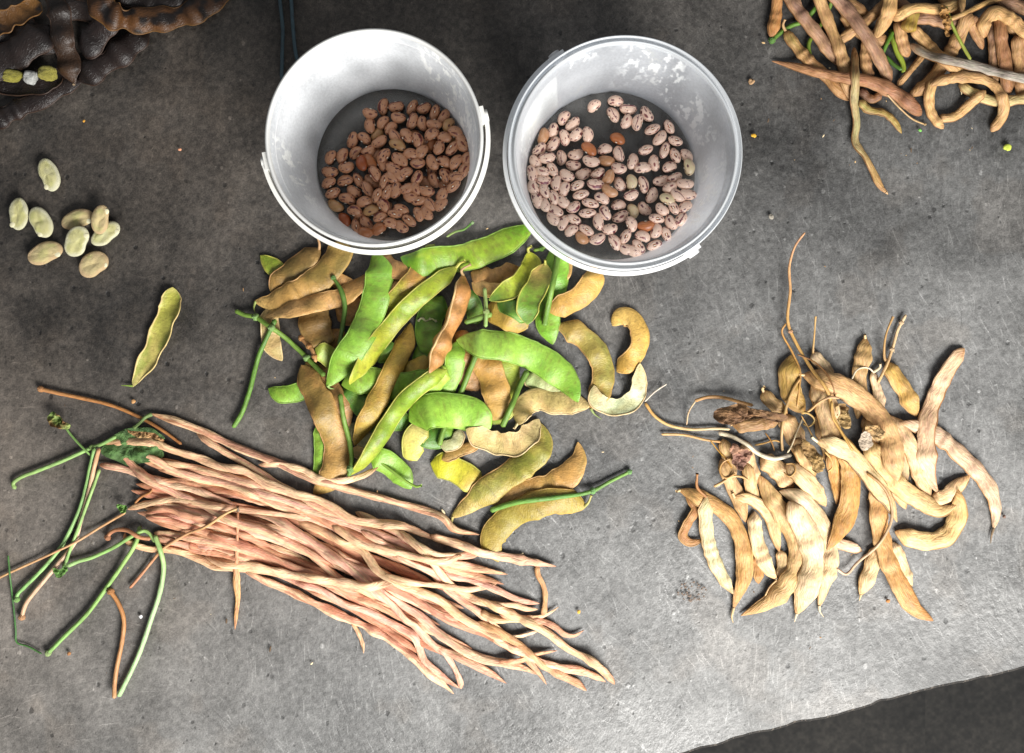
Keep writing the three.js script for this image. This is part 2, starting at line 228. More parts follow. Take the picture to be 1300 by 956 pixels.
function stem(name, label, group, win, pts, w, cols, opt = {}) {
  const o = { stiff: 220, ends: 1, skin: 'stem', M: 9, node: [], ...opt }, px = win(pts), rs = resample(px, clamp(Math.ceil(resample(px, 20).len / 2), 14, 150)), n = rs.p.length, seed = podSeed++ * 2.17;
  const rad = rs.p.map((_, i) => Math.max(0.0004, (name === 'green_sprig' ? 0.86 : name === 'dry_twig' ? 0.84 : 1) * w / win.s * K / 2 * arr(o.prof ?? 1, i / (n - 1)) * (1 + 0.06 * n2(i * 0.3 + seed, 4))));
  const y = settle(rs.p, rad, rad, { sink: 0.0006, ...o }), W3 = rs.p.map(([x, z], i) => new THREE.Vector3(wx(x, y[i]), y[i], wz(z, y[i])));
  splat(W3, rad, rad);
  const m = W3[n >> 1], org = new THREE.Vector3(m.x, Math.max(0, Math.min(...y.map((v, i) => v - rad[i]))), m.z), p3 = W3.map((v) => v.clone().sub(org));
  const g = thing(name, label, o.cat ?? 'stem', group, org.x, org.y, org.z), cc = hexes(cols); if (name === 'green_sprig') for (const q of cc) q.setRGB(q.r * 0.74, q.g * 0.70, q.b * 0.38);
  part('stalk', sweep(p3, o.M, (i, th) => { const t = i / (n - 1), c = cc.length === 1 ? [cc[0].r, cc[0].g, cc[0].b] : ramp(cc, t), k = 1 + 0.16 * n2(i * 0.25 + seed, th), e = i === 0 || i === n - 1 ? 0.15 : 1; return [Math.cos(th) * rad[i] * e, Math.sin(th) * rad[i] * e, c[0] * k, c[1] * k, c[2] * k, th * rad[i]]; }, rs.len * K), SKIN[o.skin], g);
  for (const t of o.node) { const i = Math.round(t * (n - 1)), r0 = rad[i] * 1.55, ng = new THREE.SphereGeometry(r0, 12, 9); const cpos = ng.attributes.position, cl = []; const c = C(o.nodeCol ?? cols[0]); for (let k = 0; k < cpos.count; k++) { const f = 1 + 0.25 * n3(cpos.getX(k) * 1500, cpos.getY(k) * 1500, cpos.getZ(k) * 1500 + seed); cpos.setXYZ(k, cpos.getX(k) * f, cpos.getY(k) * f, cpos.getZ(k) * f); cl.push(c.r, c.g, c.b); } ng.setAttribute('color', new THREE.Float32BufferAttribute(cl, 3)); ng.computeVertexNormals(); ng.translate(p3[i].x, p3[i].y, p3[i].z); part('node', ng, SKIN.stem, g); }
  return g;
}

// ------------------------------------------------------------------ buckets of borlotti beans
function residue(seed, base, amt) {                      // dried bean dust smeared on the plastic
  const col = dataTex(1024, 256, (x, y, o) => { const u = x / 1024, v = y / 256, a = u * 6.283, X = Math.cos(a) * 3.2, Y = Math.sin(a) * 3.2; const s = sstep(0.10, 0.5, n3(X * 3.1 + seed, Y * 3.1, v * 6) * 0.6 + 0.6 * n3(X * 9, Y * 9 + seed, v * 16) + 0.3 * n3(X * 22, Y * 22, v * 40)) * sstep(0.05, 0.6, n3(X * 0.7, Y * 0.7 + seed, v * 2 + 4) + 0.25 * Math.sin(v * 3.1)) * sstep(0.1, 0.3, v) * amt, f = 0.04 * n3(X * 20, Y * 20, v * 60) + 0.10 * n3(X * 1.4 + seed, Y * 1.4, v * 4) - 0.10 * sstep(0.5, 0, v) * (0.6 + n3(X * 2, Y * 2 + seed, v * 5)); o[0] = base[0] + s * 0.17 + f; o[1] = base[1] + s * 0.16 + f; o[2] = base[2] + s * 0.12 + f; }, true);
  const tr = dataTex(1024, 256, (x, y, o) => { const u = x / 1024, v = y / 256, a = u * 6.283, X = Math.cos(a) * 3.2, Y = Math.sin(a) * 3.2; const s = sstep(0.10, 0.5, n3(X * 3.1 + seed, Y * 3.1, v * 6) * 0.6 + 0.6 * n3(X * 9, Y * 9 + seed, v * 16) + 0.3 * n3(X * 22, Y * 22, v * 40)) * sstep(0.05, 0.6, n3(X * 0.7, Y * 0.7 + seed, v * 2 + 4) + 0.25 * Math.sin(v * 3.1)) * sstep(0.1, 0.3, v) * amt; o[0] = o[1] = o[2] = 1 - 0.75 * s; }, false);
  return [col, tr];
}
function arcBand(R0, a0, a1, drop, wdt, thk, n = 70) {   // a flat strap bent round the bucket, sagging by drop in its middle
  const pos = [], idx = [], P = [[-thk / 2, -wdt / 2], [thk / 2, -wdt / 2], [thk * 0.62, 0], [thk / 2, wdt / 2], [-thk / 2, wdt / 2]];
  for (let i = 0; i <= n; i++) { const t = i / n, a = lerp(a0, a1, t), y = -drop * Math.sin(Math.PI * t); for (const [dr, dy] of P) pos.push(Math.cos(a) * (R0 + dr), y + dy, Math.sin(a) * (R0 + dr)); }
  const m = P.length; for (let i = 0; i < n; i++) for (let j = 0; j < m; j++) { const a = i * m + j, b = i * m + (j + 1) % m; idx.push(a, b, a + m, b, b + m, a + m); }
  for (const s of [0, n * m]) for (let j = 1; j < m - 1; j++) idx.push(s, s + j, s + j + 1);
  let g = new THREE.BufferGeometry(); g.setAttribute('position', new THREE.Float32BufferAttribute(pos, 3)); g.setIndex(idx); g = g.toNonIndexed(); g.computeVertexNormals(); return g;
}
function bucket(label, rimPx, rRimPx, flPx, rFlPx, h, o) {
  const rimY = h, sc = (HC - rimY) / HC, cx = (wx(flPx[0], 0) + wx(rimPx[0], rimY)) / 2, cz = (wz(flPx[1], 0) + wz(rimPx[1], rimY)) / 2;
  const R1 = rRimPx * K * sc, R0 = rFlPx * K, g = thing('plastic_bucket', label, 'bucket', null, cx, 0, cz);
  const lip = o.lip, Ri = R1 - lip;
  const wall = new THREE.MeshPhysicalMaterial({ color: o.color, map: o.tex[0], transmissionMap: o.tex[1], transmission: o.trans, roughness: o.rough, thickness: 0, ior: 1.45 });
  const P = []; P.push([R0 - 0.0006, 0.001], [R0 - 0.0003, 0.004], [R0, 0.010]); for (let i = 1; i <= 12; i++) { const t = i / 12; P.push([lerp(R0, Ri, t), lerp(0.010, h - 0.001, t)]); }
  part('wall', new THREE.LatheGeometry(P.map(([a, b]) => new THREE.Vector2(a, b)), 128), wall, g);
  const fl = new THREE.CircleGeometry(R0 - 0.0008, 96); fl.rotateX(-Math.PI / 2); fl.translate(0, 0.0022, 0);
  part('floor', fl, new THREE.MeshPhysicalMaterial({ color: 0xc6c4c0, transmission: o.floorT, roughness: 0.15, thickness: 0 }), g);
  const rimMat = new THREE.MeshPhysicalMaterial({ color: o.rimColor, transmission: o.rimT, roughness: 0.42, thickness: 0, ior: 1.45 });
  const rim = o.rimProfile(Ri, R1, h).map(([a, b]) => new THREE.Vector2(a, b));
  part('rim', new THREE.LatheGeometry(rim, 160), rimMat, g);
  for (const [r, y, t] of o.rings(R0, Ri, R1, h)) { const q = new THREE.TorusGeometry(r, t, 8, 128); q.rotateX(Math.PI / 2); q.translate(0, y, 0); part('ring', q, o.ringMat ?? rimMat, g); }
  const a0 = o.handle[0] * Math.PI / 180, a1 = o.handle[1] * Math.PI / 180, hm = new THREE.MeshPhysicalMaterial({ color: o.handleColor, roughness: 0.45, transmission: o.handleT, thickness: 0 });
  const hb = arcBand(R1 + o.hGap, a0, a1, o.hDrop, o.hW, o.hT); hb.translate(0, h - o.hY, 0); part('handle', hb, hm, g);
  for (const a of [a0, a1]) { const pv = new THREE.CylinderGeometry(0.0048, 0.0055, 0.008, 20); pv.rotateZ(-Math.PI / 2); pv.rotateY(-a); pv.translate(Math.cos(a) * (R1 + 0.0015), h - o.hY, Math.sin(a) * (R1 + 0.0015)); part('pivot', pv, hm, g); const lug = new THREE.BoxGeometry(0.004, 0.012, 0.014); lug.rotateY(-a); lug.translate(Math.cos(a) * (R1 + 0.001), h - o.hY, Math.sin(a) * (R1 + 0.001)); part('lug', lug, hm, g); }
  return { g, cx, cz, R0, Ri, h };
}
const bl = bucket('white opaque bucket, left of the two, with a thick layer of brownish speckled beans', [472, 172], 139, [501, 212], 97, 0.132, {
  lip: 0.003, color: 0xffffff, tex: residue(3.3, [0.84, 0.85, 0.865], 0.7), trans: 0.42, rough: 0.85, floorT: 0.95, rimColor: 0xe6e6e4, rimT: 0.3, handle: [168, -12], handleColor: 0xe6e5e0, handleT: 0.12, hGap: 0.0035, hDrop: 0.004, hY: 0.008, hW: 0.009, hT: 0.0032,
  rimProfile: (a, b, h) => [[a - 0.0004, h - 0.004], [a, h], [a + 0.001, h + 0.0008], [b - 0.0008, h + 0.0006], [b, h - 0.001], [b, h - 0.004], [b - 0.0022, h - 0.0045], [b - 0.0022, h - 0.016], [b - 0.005, h - 0.017]],
  rings: (r0, ri, r1, h) => [[r1 - 0.0012, h - 0.0165, 0.0012]],
});
const br = bucket('translucent bucket, right of the two, with pinkish beans thinly covering its floor', [794.5, 193.5], 149.5, [775, 223.5], 107, 0.122, {
  lip: 0.0066, color: 0xf4f6f8, tex: residue(8.1, [0.90, 0.91, 0.93], 0.6), trans: 0.66, rough: 0.66, floorT: 0.91, rimColor: 0xe4e7ea, rimT: 0.55, handle: [55, 235], handleColor: 0xf2f3f4, handleT: 0.35, hGap: 0.0022, hDrop: 0.005, hY: 0.010, hW: 0.007, hT: 0.003,
  rimProfile: (a, b, h) => [[a - 0.0004, h - 0.005], [a, h - 0.0005], [a + 0.001, h + 0.0006], [a + 0.0022, h], [a + 0.0026, h - 0.0022], [b - 0.0022, h - 0.0022], [b - 0.0014, h], [b - 0.0004, h - 0.0004], [b, h - 0.002], [b, h - 0.012]],
  rings: (r0, ri, r1, h) => [[r1 - 0.0012, h - 0.0125, 0.0012]],
});
{ // paper sticker seen through the wall of the right-hand bucket
  const { g, R0, Ri, h } = br, pos = [], uv = [], idx = [], n = 14, a0 = 187 * Math.PI / 180, a1 = 231 * Math.PI / 180;
  for (let i = 0; i <= n; i++) for (let j = 0; j <= 6; j++) { const t = i / n, a = lerp(a0, a1, t), v = j / 6, y = lerp(0.014, 0.098, v), r = lerp(R0, Ri, (y - 0.010) / (h - 0.011)) + 0.0009; pos.push(Math.cos(a) * r, y, Math.sin(a) * r); uv.push(t, v); }
  for (let i = 0; i < n; i++) for (let j = 0; j < 6; j++) { const a = i * 7 + j; idx.push(a, a + 1, a + 7, a + 1, a + 8, a + 7); }
  const q = new THREE.BufferGeometry(); q.setAttribute('position', new THREE.Float32BufferAttribute(pos, 3)); q.setAttribute('uv', new THREE.Float32BufferAttribute(uv, 2)); q.setIndex(idx); q.computeVertexNormals();
  part('sticker', q, new THREE.MeshStandardMaterial({ color: 0xe9e4d2, roughness: 0.8, side: THREE.DoubleSide }), g);
}
// bean shape: a fat kidney along x, hilum on its -z edge
function beanGeo(L, W, T) {
  const g = new THREE.SphereGeometry(1, 26, 18); g.rotateZ(Math.PI / 2); const p = g.attributes.position;
  for (let i = 0; i < p.count; i++) { let x = p.getX(i), y = p.getY(i), z = p.getZ(i); const f = 1 + 0.10 * (1 - x * x) * 0.6; z = z * f; y = y * f; z += 0.16 * (1 - x * x) - 0.09; if (z < 0) z *= 1 - 0.24 * Math.exp(-x * x * 9) * Math.exp(-y * y * 3); p.setXYZ(i, x * L / 2, y * T / 2, z * W / 2); }
  g.computeVertexNormals(); return g;
}
function beanTex(seed, stripes, plain, yellow) {
  const c = document.createElement('canvas'); c.width = 256; c.height = 128; const x = c.getContext('2d'), r = rng(seed);
  x.fillStyle = plain ? '#c08a5e' : yellow ? '#d9c79c' : '#ebc9b3'; x.fillRect(0, 0, 256, 128);
  for (let i = 0; i < 240; i++) { x.globalAlpha = 0.10; x.fillStyle = r() < 0.5 ? '#d2a78e' : '#f2e0d0'; x.beginPath(); x.ellipse(r() * 256, r() * 128, 4 + r() * 16, 3 + r() * 8, r() * 3, 0, 7); x.fill(); }
  x.globalAlpha = 1;
  if (!plain) for (let i = 0; i < (yellow ? 14 : 62); i++) { x.globalAlpha = 0.55 + 0.45 * r(); x.fillStyle = r() < 0.3 ? '#6e2a2c' : '#4a1a26'; const s = 1.3 + Math.pow(r(), 3) * 6, vv = 8 + r() * 112; x.beginPath(); x.ellipse(r() * 256, vv, s * 1.1 / Math.sin(Math.PI * vv / 128), s * (0.9 + r() * 0.9), 0, 0, 7); x.fill(); }
  for (let i = 0; i < stripes; i++) { x.globalAlpha = 0.85; x.strokeStyle = r() < 0.5 ? '#6b1230' : '#551527'; x.lineWidth = 3 + r() * 7; x.lineCap = 'round'; const u = r() * 256, a = 14 + r() * 34, b = 70 + r() * 44; x.beginPath(); x.moveTo(u, a); x.quadraticCurveTo(u + (r() - 0.5) * 46, (a + b) / 2, u + (r() - 0.5) * 22, b); x.stroke(); }
  x.globalAlpha = 1;
  const t = new THREE.CanvasTexture(c); t.colorSpace = THREE.SRGBColorSpace; t.wrapS = THREE.RepeatWrapping; return t;
}
const BT = { 0: [11, 12, 13, 14].map((s) => beanTex(s, 0)), 2: [21, 22, 23, 24].map((s) => beanTex(s, 3)), 3: [beanTex(31, 0, true), beanTex(32, 0, false, true)], 4: [beanTex(41, 0, true)] };
BT[1] = BT[0];
const BM = {}; for (const [side, tint] of [['L', 0xcdae94], ['R', 0xffffff]]) for (const k of [0, 1, 2, 3, 4]) BM[side + k] = BT[k].map((t) => new THREE.MeshPhysicalMaterial({ map: t, color: k === 4 ? new THREE.Color(tint).multiply(new THREE.Color(0xe6bc9c)) : tint, roughness: 0.36, clearcoat: 0.12, clearcoatRoughness: 0.35 }));
const beanShapes = [beanGeo(0.0153, 0.0098, 0.0082), beanGeo(0.0146, 0.0099, 0.0084), beanGeo(0.0160, 0.0096, 0.0080), beanGeo(0.0140, 0.0094, 0.0080)];
const hilumGeo = new THREE.SphereGeometry(1, 10, 8).scale(0.00115, 0.0005, 0.0006), ringGeo = new THREE.TorusGeometry(0.00135, 0.00062, 6, 16).scale(1.25, 0.8, 0.4);
const hilumMat = new THREE.MeshStandardMaterial({ color: 0xf3ead8, roughness: 0.5 }), eyeMat = new THREE.MeshStandardMaterial({ color: 0xa85a1c, roughness: 0.5 });
const protos = {};
function bean(side, kind, px, py, deg, label, group, rr) {
  const v = Math.floor(rr() * BM[side + kind].length), s = Math.floor(rr() * 4), key = side + kind + v + s;
  let g = protos[key];
  if (!g) { g = new THREE.Group(); part('skin', beanShapes[s], BM[side + kind][v], g); const q = new THREE.Group; const W = [0.0098, 0.0099, 0.0096, 0.0094][s] / 2; const hz = -W * 0.84; const e = part('eye', ringGeo, eyeMat, g); e.position.set(0, 0, hz + 0.0004); const hm = part('hilum', hilumGeo, hilumMat, g); hm.position.set(0, 0, hz - 0.0001); hm.rotation.x = Math.PI / 2; protos[key] = g; }
  if (kind === 3) { label = (v ? 'pale cream yellow bean with few specks in the ' : 'plain tan bean without speckles in the ') + (side === 'L' ? 'left' : 'right') + ' bucket'; group = (v ? 'cream beans' : 'tan beans') + (side === 'L' ? ' in the left bucket' : ' in the right bucket'); }
  const o = g.clone(); o.name = numbered('borlotti_bean'); tag(o, label, 'bean', group);
  const B = side === 'L' ? bl : br; let y = 0.0062, x, z; const L = 0.0074, Wd = kind === 1 ? 0.0040 : 0.0047, T = kind === 1 ? 0.0047 : 0.0040, ca = Math.cos(deg * Math.PI / 180), sa = Math.sin(deg * Math.PI / 180);
  for (let it = 0; it < 3; it++) { x = wx(px, y); z = wz(py, y); const dx = x - B.cx, dz = z - B.cz, d = Math.hypot(dx, dz), lim = B.R0 - 0.0015 - Math.hypot(L * (dx * ca + dz * sa) / (d || 1), Wd * (dz * ca - dx * sa) / (d || 1)) + y * 0.22 + 0.0015; if (d > lim) { x = B.cx + dx * lim / d; z = B.cz + dz * lim / d; }
    let c = 0.0023 + T; for (let i = -4; i <= 4; i++) for (let j = -3; j <= 3; j++) { const u = i / 4.4, w = j / 3.4; if (u * u + w * w >= 1) continue; const h = hAt(x + ca * u * L - sa * w * Wd, z + sa * u * L + ca * w * Wd) + T * Math.sqrt(1 - u * u - w * w) - (side === 'L' ? 0.0020 : 0.0012); if (h > c) c = h; } y = Math.min(c, side === 'L' ? 0.0185 : 0.017); }
  for (let i = -8; i <= 8; i++) for (let j = -6; j <= 6; j++) { const u = i / 8.2, w = j / 6.2; if (u * u + w * w < 1) hSet(x + ca * u * L - sa * w * Wd, z + sa * u * L + ca * w * Wd, y + T * Math.sqrt(1 - u * u - w * w)); }
  o.position.set(x, y, z);
  const roll = kind === 1 ? Math.PI / 2 + (rr() - 0.5) * 0.5 : (rr() - 0.5) * 0.7 + (rr() < 0.5 ? Math.PI : 0);
  o.quaternion.setFromEuler(new THREE.Euler(0, -deg * Math.PI / 180 + (rr() < 0.5 ? Math.PI : 0), 0)).multiply(new THREE.Quaternion().setFromAxisAngle(new THREE.Vector3(1, 0, 0), roll)).premultiply(new THREE.Quaternion().setFromEuler(new THREE.Euler((rr() - 0.5) * 0.3, 0, (rr() - 0.5) * 0.3)));
  scene.add(o); return o;
}
const BR = [[R(660, 115, 9.558), [[900, 187, -40, 0], [535, 335, -55, 0], [640, 410, -45, 0], [395, 490, -65, 0], [280, 555, -75, 3], [400, 650, -50, 0], [540, 570, 75, 2], [680, 535, -45, 0], [820, 535, 85, 0], [235, 715, -45, 2], [190, 865, 50, 0], [330, 815, -10, 2], [500, 815, 85, 2], [675, 775, -15, 2], [840, 710, 40, 4], [865, 855, 15, 0], [1030, 715, -15, 0], [1050, 850, 10, 3], [650, 905, 5, 0]]],
  [R(770, 115, 9.558), [[110, 130, 10, 0], [265, 225, 5, 2], [490, 285, 55, 2], [80, 295, 60, 2], [235, 385, -65, 0], [375, 390, -75, 2], [555, 470, -25, 1], [760, 440, 60, 1], [645, 575, -50, 0], [835, 610, 20, 1], [135, 585, 25, 4], [475, 720, -20, 1], [705, 725, -70, 1], [835, 790, 65, 1], [970, 800, 60, 0], [150, 770, 75, 2], [315, 860, -75, 0], [580, 880, 80, 0], [765, 930, -20, 2], [440, 940, -5, 0], [150, 940, 15, 0], [1000, 930, 80, 3]]],
  [R(660, 210, 9.558), [[145, 100, 80, 0], [275, 75, 15, 0], [395, 50, 60, 1], [290, 180, 5, 2], [165, 265, 70, 0], [300, 300, 70, 2], [445, 210, -80, 2], [540, 285, -70, 0], [570, 120, 30, 0], [770, 100, -20, 0], [945, 100, -30, 2], [1070, 150, -60, 3], [695, 245, -25, 1], [740, 355, -15, 1], [910, 245, 5, 2], [1090, 310, 30, 3], [995, 400, 30, 0], [855, 460, 15, 1], [410, 390, 70, 0], [525, 440, 40, 2], [305, 500, 65, 0], [430, 545, 35, 2], [650, 505, -35, 2], [810, 595, -5, 1], [655, 655, 30, 1], [1035, 575, 65, 2], [945, 700, 80, 0], [415, 650, 40, 0], [530, 695, -60, 2], [625, 790, -35, 2], [805, 785, 30, 1], [755, 880, 40, 3], [940, 890, -20, 2], [1090, 770, -10, 0], [205, 420, 70, 0]]],
  [R(770, 225, 9.558), [[165, 85, 55, 2], [300, 60, 85, 3], [445, 90, 75, 2], [665, 40, -15, 2], [830, 10, -25, 0], [550, 220, -65, 0], [770, 125, -25, 0], [955, 80, 5, 0], [870, 220, 35, 2], [990, 205, 10, 0], [740, 270, 30, 3], [300, 215, -20, 2], [460, 380, 45, 0], [955, 360, -35, 0], [675, 390, 40, 0], [815, 370, 60, 1], [145, 340, -5, 0], [320, 410, 65, 3], [165, 475, -25, 2], [605, 505, 10, 1], [900, 510, -50, 2], [785, 550, 55, 0], [460, 605, -5, 4], [600, 650, -70, 0], [725, 690, 70, 1], [290, 580, 70, 0], [440, 720, 20, 0], [580, 825, -20, 1], [230, 720, -60, 1], [100, 790, 60, 0], [390, 840, 50, 1], [240, 870, 20, 0], [330, 890, 20, 0]]]];
const BL = [[R(400, 115, 9.564), [[755, 530, -50, 3], [740, 780, -60, 2], [190, 810, -60, 2], [335, 795, -70, 0], [495, 755, -40, 0], [455, 600, -70, 0], [600, 580, 40, 2], [670, 420, 85, 0], [665, 275, 15, 0], [825, 390, -50, 2], [920, 460, -50, 0], [830, 195, -80, 2], [985, 195, -10, 2], [1010, 325, 15, 0], [650, 735, -30, 0], [980, 560, 50, 2], [670, 860, 55, 3], [830, 900, 70, 0], [940, 930, 20, 0], [780, 620, -30, 0], [835, 790, -55, 2], [1000, 660, 25, 3], [570, 880, 80, 4], [380, 930, -10, 0], [1010, 835, 45, 0]]],
  [R(500, 115, 9.564), [[460, 640, -70, 3], [760, 600, -20, 3], [225, 205, -60, 1], [370, 220, -25, 2], [500, 275, -70, 1], [605, 325, -60, 0], [225, 370, -70, 2], [350, 400, 80, 0], [490, 410, 5, 0], [665, 420, -60, 3], [745, 505, 20, 0], [155, 545, 55, 0], [285, 600, 75, 2], [460, 530, -30, 2], [610, 570, 10, 0], [870, 680, 55, 0], [830, 600, 50, 0], [205, 775, 10, 0], [300, 900, 0, 2], [890, 830, -70, 0], [340, 745, -55, 0], [545, 690, -70, 0], [710, 700, -50, 1], [605, 865, 20, 0], [470, 870, 60, 0], [755, 870, -50, 0], [85, 840, 45, 0]]],
  [R(400, 205, 9.564), [[180, 125, 5, 0], [165, 260, -30, 0], [365, 235, -15, 2], [215, 385, -25, 1], [475, 365, 30, 0], [390, 455, 20, 0], [250, 535, 30, 3], [480, 600, 15, 2], [355, 710, 55, 4], [500, 790, 80, 1], [625, 740, 55, 0], [600, 495, -10, 0], [690, 600, -10, 3], [800, 680, -25, 2], [775, 820, -35, 3], [610, 860, 10, 3], [690, 240, 40, 0], [530, 230, 60, 1], [630, 330, 60, 2], [725, 150, 60, 2], [845, 240, -70, 1], [755, 410, -65, 1], [880, 375, -60, 1], [830, 530, 50, 2], [940, 190, 50, 0], [950, 90, 20, 0], [980, 345, -75, 0], [1020, 160, 60, 0], [990, 650, 10, 1], [920, 750, 15, 0]]],
  [R(500, 205, 9.564), [[380, 250, 20, 2], [155, 330, -20, 0], [270, 330, 70, 0], [620, 290, 20, 1], [860, 100, -60, 0], [135, 135, -25, 2], [280, 195, -60, 2], [485, 225, 65, 0], [625, 180, 65, 2], [760, 180, -10, 2], [720, 300, -40, 1], [320, 500, -10, 1], [440, 520, 50, 2], [395, 360, 10, 0], [205, 430, 10, 0], [580, 400, -60, 2], [570, 520, -50, 0], [90, 580, 20, 1], [400, 620, 60, 0], [300, 640, 70, 0], [185, 715, 40, 1], [95, 790, 40, 0]]]];
{
  const rr = rng(404), LB = { L: ['brown speckled bean heaped with others in the left bucket', 'brown speckled bean with its white eye upward in the left bucket', 'brown bean with dark maroon streaks in the left bucket', 'plain tan bean among the speckled ones in the left bucket', 'plain rust brown bean without speckles in the left bucket'], R: ['pale pink speckled bean on the floor of the right bucket', 'pale speckled bean with its white eye ringed orange upward in the right bucket', 'pale bean with bold maroon stripes in the right bucket', 'plain pale tan bean without stripes in the right bucket', 'orange brown bean without speckles in the right bucket'] };
  for (let i = 0; i < 16; i++) { // lower layer of the left heap, seen in the gaps
    const a = rr() * 6.283, d = Math.sqrt(rr()) * 78, px = 500 + Math.cos(a) * d, py = 212 + Math.sin(a) * d; if ((px - 500) + (py - 212) < -22) continue;
    bean('L', [0, 0, 3, 2][Math.floor(rr() * 4)], px, py, rr() * 180, 'brown bean of the lower layer showing between others in the left bucket', 'lower beans in the left bucket', rr);
  }
  for (const [side, list] of [['L', BL], ['R', BR]]) for (const [win, bs] of list) for (const [x, y, d, k] of bs) { const [[px, py]] = win([[x, y]]); let label = LB[side][k], group = ['speckled beans', 'eye-up beans', 'striped beans', 'plain beans', 'rust beans'][k] + (side === 'L' ? ' in the left bucket' : ' in the right bucket'); 
    if (side === 'R' && k === 4 && x === 135) { label = 'orange brown bean lying alone in the bare gap of the right bucket'; group = null; }
    bean(side, k, px, py, d, label, group, rr); }
}

// ------------------------------------------------------------------ heap of lima pods in the middle
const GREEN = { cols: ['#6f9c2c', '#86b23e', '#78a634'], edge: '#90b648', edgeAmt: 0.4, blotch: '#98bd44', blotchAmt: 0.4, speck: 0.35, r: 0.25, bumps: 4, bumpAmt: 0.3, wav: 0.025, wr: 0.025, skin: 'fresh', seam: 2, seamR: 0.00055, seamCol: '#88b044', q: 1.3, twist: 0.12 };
const DKGREEN = { ...GREEN, cols: ['#4a7422', '#5a882e'], edge: '#6f9a3a', seamCol: '#6f9a3a' };  // darker GREEN for buried pods, with shade of the gaps put into the colour
const YGREEN = { ...GREEN, cols: ['#a6b040', '#b6bc4c', '#98aa42'], edge: '#c4c25c', blotch: '#5f8a1e', blotchAmt: 0.45, seamCol: '#bdbd58', wr: 0.016 };
const TAN = { cols: ['#d0a668', '#c49858', '#cca064'], edge: '#d2ab6c', edgeAmt: 0.45, blotch: '#8a7c3c', blotchAmt: 0.35, r: 0.32, bumps: 4, speck: 0.4, bumpAmt: 0.4, wav: 0.05, wr: 0.05, crease: 0.02, skin: 'leather', seam: 1, seamR: 0.00055, seamCol: '#c9a062', q: 1.3, twist: 0.14 };
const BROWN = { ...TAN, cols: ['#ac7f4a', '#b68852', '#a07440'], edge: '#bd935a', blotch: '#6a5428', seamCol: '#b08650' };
const MUST = { ...TAN, cols: ['#b4903c', '#bd9846', '#a8863a'], edge: '#c4a254', blotch: '#8f8a36', seamCol: '#b99848' };
const PALE = { ...TAN, cols: ['#d8ba82', '#d2b076', '#dec390'], edge: '#ead2a2', blotch: '#a7a265', blotchAmt: 0.4, seamCol: '#e6cd9b', wr: 0.04, r: 0.24 };
const LG = 'lima pods heaped in the middle', LP = (label, win, pts, w, ...a) => pod('lima_bean_pod', label, LG, win, pts, w * 1.07, ...a);
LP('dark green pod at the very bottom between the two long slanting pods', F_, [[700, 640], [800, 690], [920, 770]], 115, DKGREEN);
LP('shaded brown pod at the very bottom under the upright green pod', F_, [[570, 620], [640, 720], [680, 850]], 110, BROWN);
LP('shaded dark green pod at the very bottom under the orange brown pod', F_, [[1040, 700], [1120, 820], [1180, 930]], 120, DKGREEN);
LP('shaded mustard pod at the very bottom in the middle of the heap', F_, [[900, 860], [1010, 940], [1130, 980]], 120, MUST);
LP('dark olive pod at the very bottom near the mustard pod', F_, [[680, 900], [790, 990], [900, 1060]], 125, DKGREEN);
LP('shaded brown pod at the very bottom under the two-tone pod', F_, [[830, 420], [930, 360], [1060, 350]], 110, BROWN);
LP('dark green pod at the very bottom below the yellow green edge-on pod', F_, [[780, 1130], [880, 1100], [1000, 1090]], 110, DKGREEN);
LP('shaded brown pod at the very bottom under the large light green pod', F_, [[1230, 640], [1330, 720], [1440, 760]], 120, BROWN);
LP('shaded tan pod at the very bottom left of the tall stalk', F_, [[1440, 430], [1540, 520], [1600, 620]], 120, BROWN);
LP('green pod in painted shade lying deepest in the heap right of centre', F_, [[1170, 440], [1110, 540], [1100, 640], [1140, 760]], 130, DKGREEN);
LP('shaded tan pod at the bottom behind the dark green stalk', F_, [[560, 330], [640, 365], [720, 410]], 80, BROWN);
LP('dark green pod half buried under the mustard pod', H_, [[660, 110], [750, 220], [830, 310]], 110, DKGREEN);
LP('mustard brown pod in shade behind the pale green stalk', G_, [[330, 490], [430, 540], [540, 610]], 130, MUST);
LP('dark green pod in shade above the large green pod', G_, [[380, 460], [460, 490], [560, 560]], 100, DKGREEN);
LP('brown pod in shade beneath the wide green top pod', G_, [[240, 315], [370, 345], [500, 290]], 95, BROWN);
LP('small tan pod tip pointing left below the top green pod', G_, [[245, 368], [300, 400], [400, 408], [530, 390]], 75, TAN);
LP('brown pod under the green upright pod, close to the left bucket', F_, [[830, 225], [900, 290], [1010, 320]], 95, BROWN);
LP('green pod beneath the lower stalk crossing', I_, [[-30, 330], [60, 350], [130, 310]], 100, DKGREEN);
LP('pale greyish green dried pod in the middle low gap', H_, [[690, 320], [760, 410], [850, 400]], 80, { ...PALE, cols: ['#b4b98c', '#c3bd92'] });
LP('small cream pod end below the mustard pod', H_, [[690, 460], [770, 485], [850, 470]], 60, PALE);
LP('dark olive valve lying under the big brown lower left pod', H_, [[450, 0], [560, 110], [640, 250], [670, 350]], 105, BROWN);
LP('dark tan pod standing down from under the left tan pods', F_, [[490, 480], [500, 590], [540, 720]], 145, { ...TAN, cols: ['#86683a', '#8d6a35'], te: 0.1, ts: 0.1 });
LP('yellow green pod with its tip out at the far upper left', F_, [[210, 226], [260, 268], [330, 330], [400, 385]], 82, YGREEN, { ts: 0.3 });
LP('pale tan pod hanging down at the far left edge of the heap', F_, [[248, 500], [262, 600], [270, 690], [325, 782]], 92, { ...PALE, cols: ['#b39a68', '#c7a873'] }, { te: 0.3 });
LP('brown sliver of pod between the upright green pod and the long yellow one', F_, [[800, 680], [860, 630], [930, 580]], 65, BROWN);
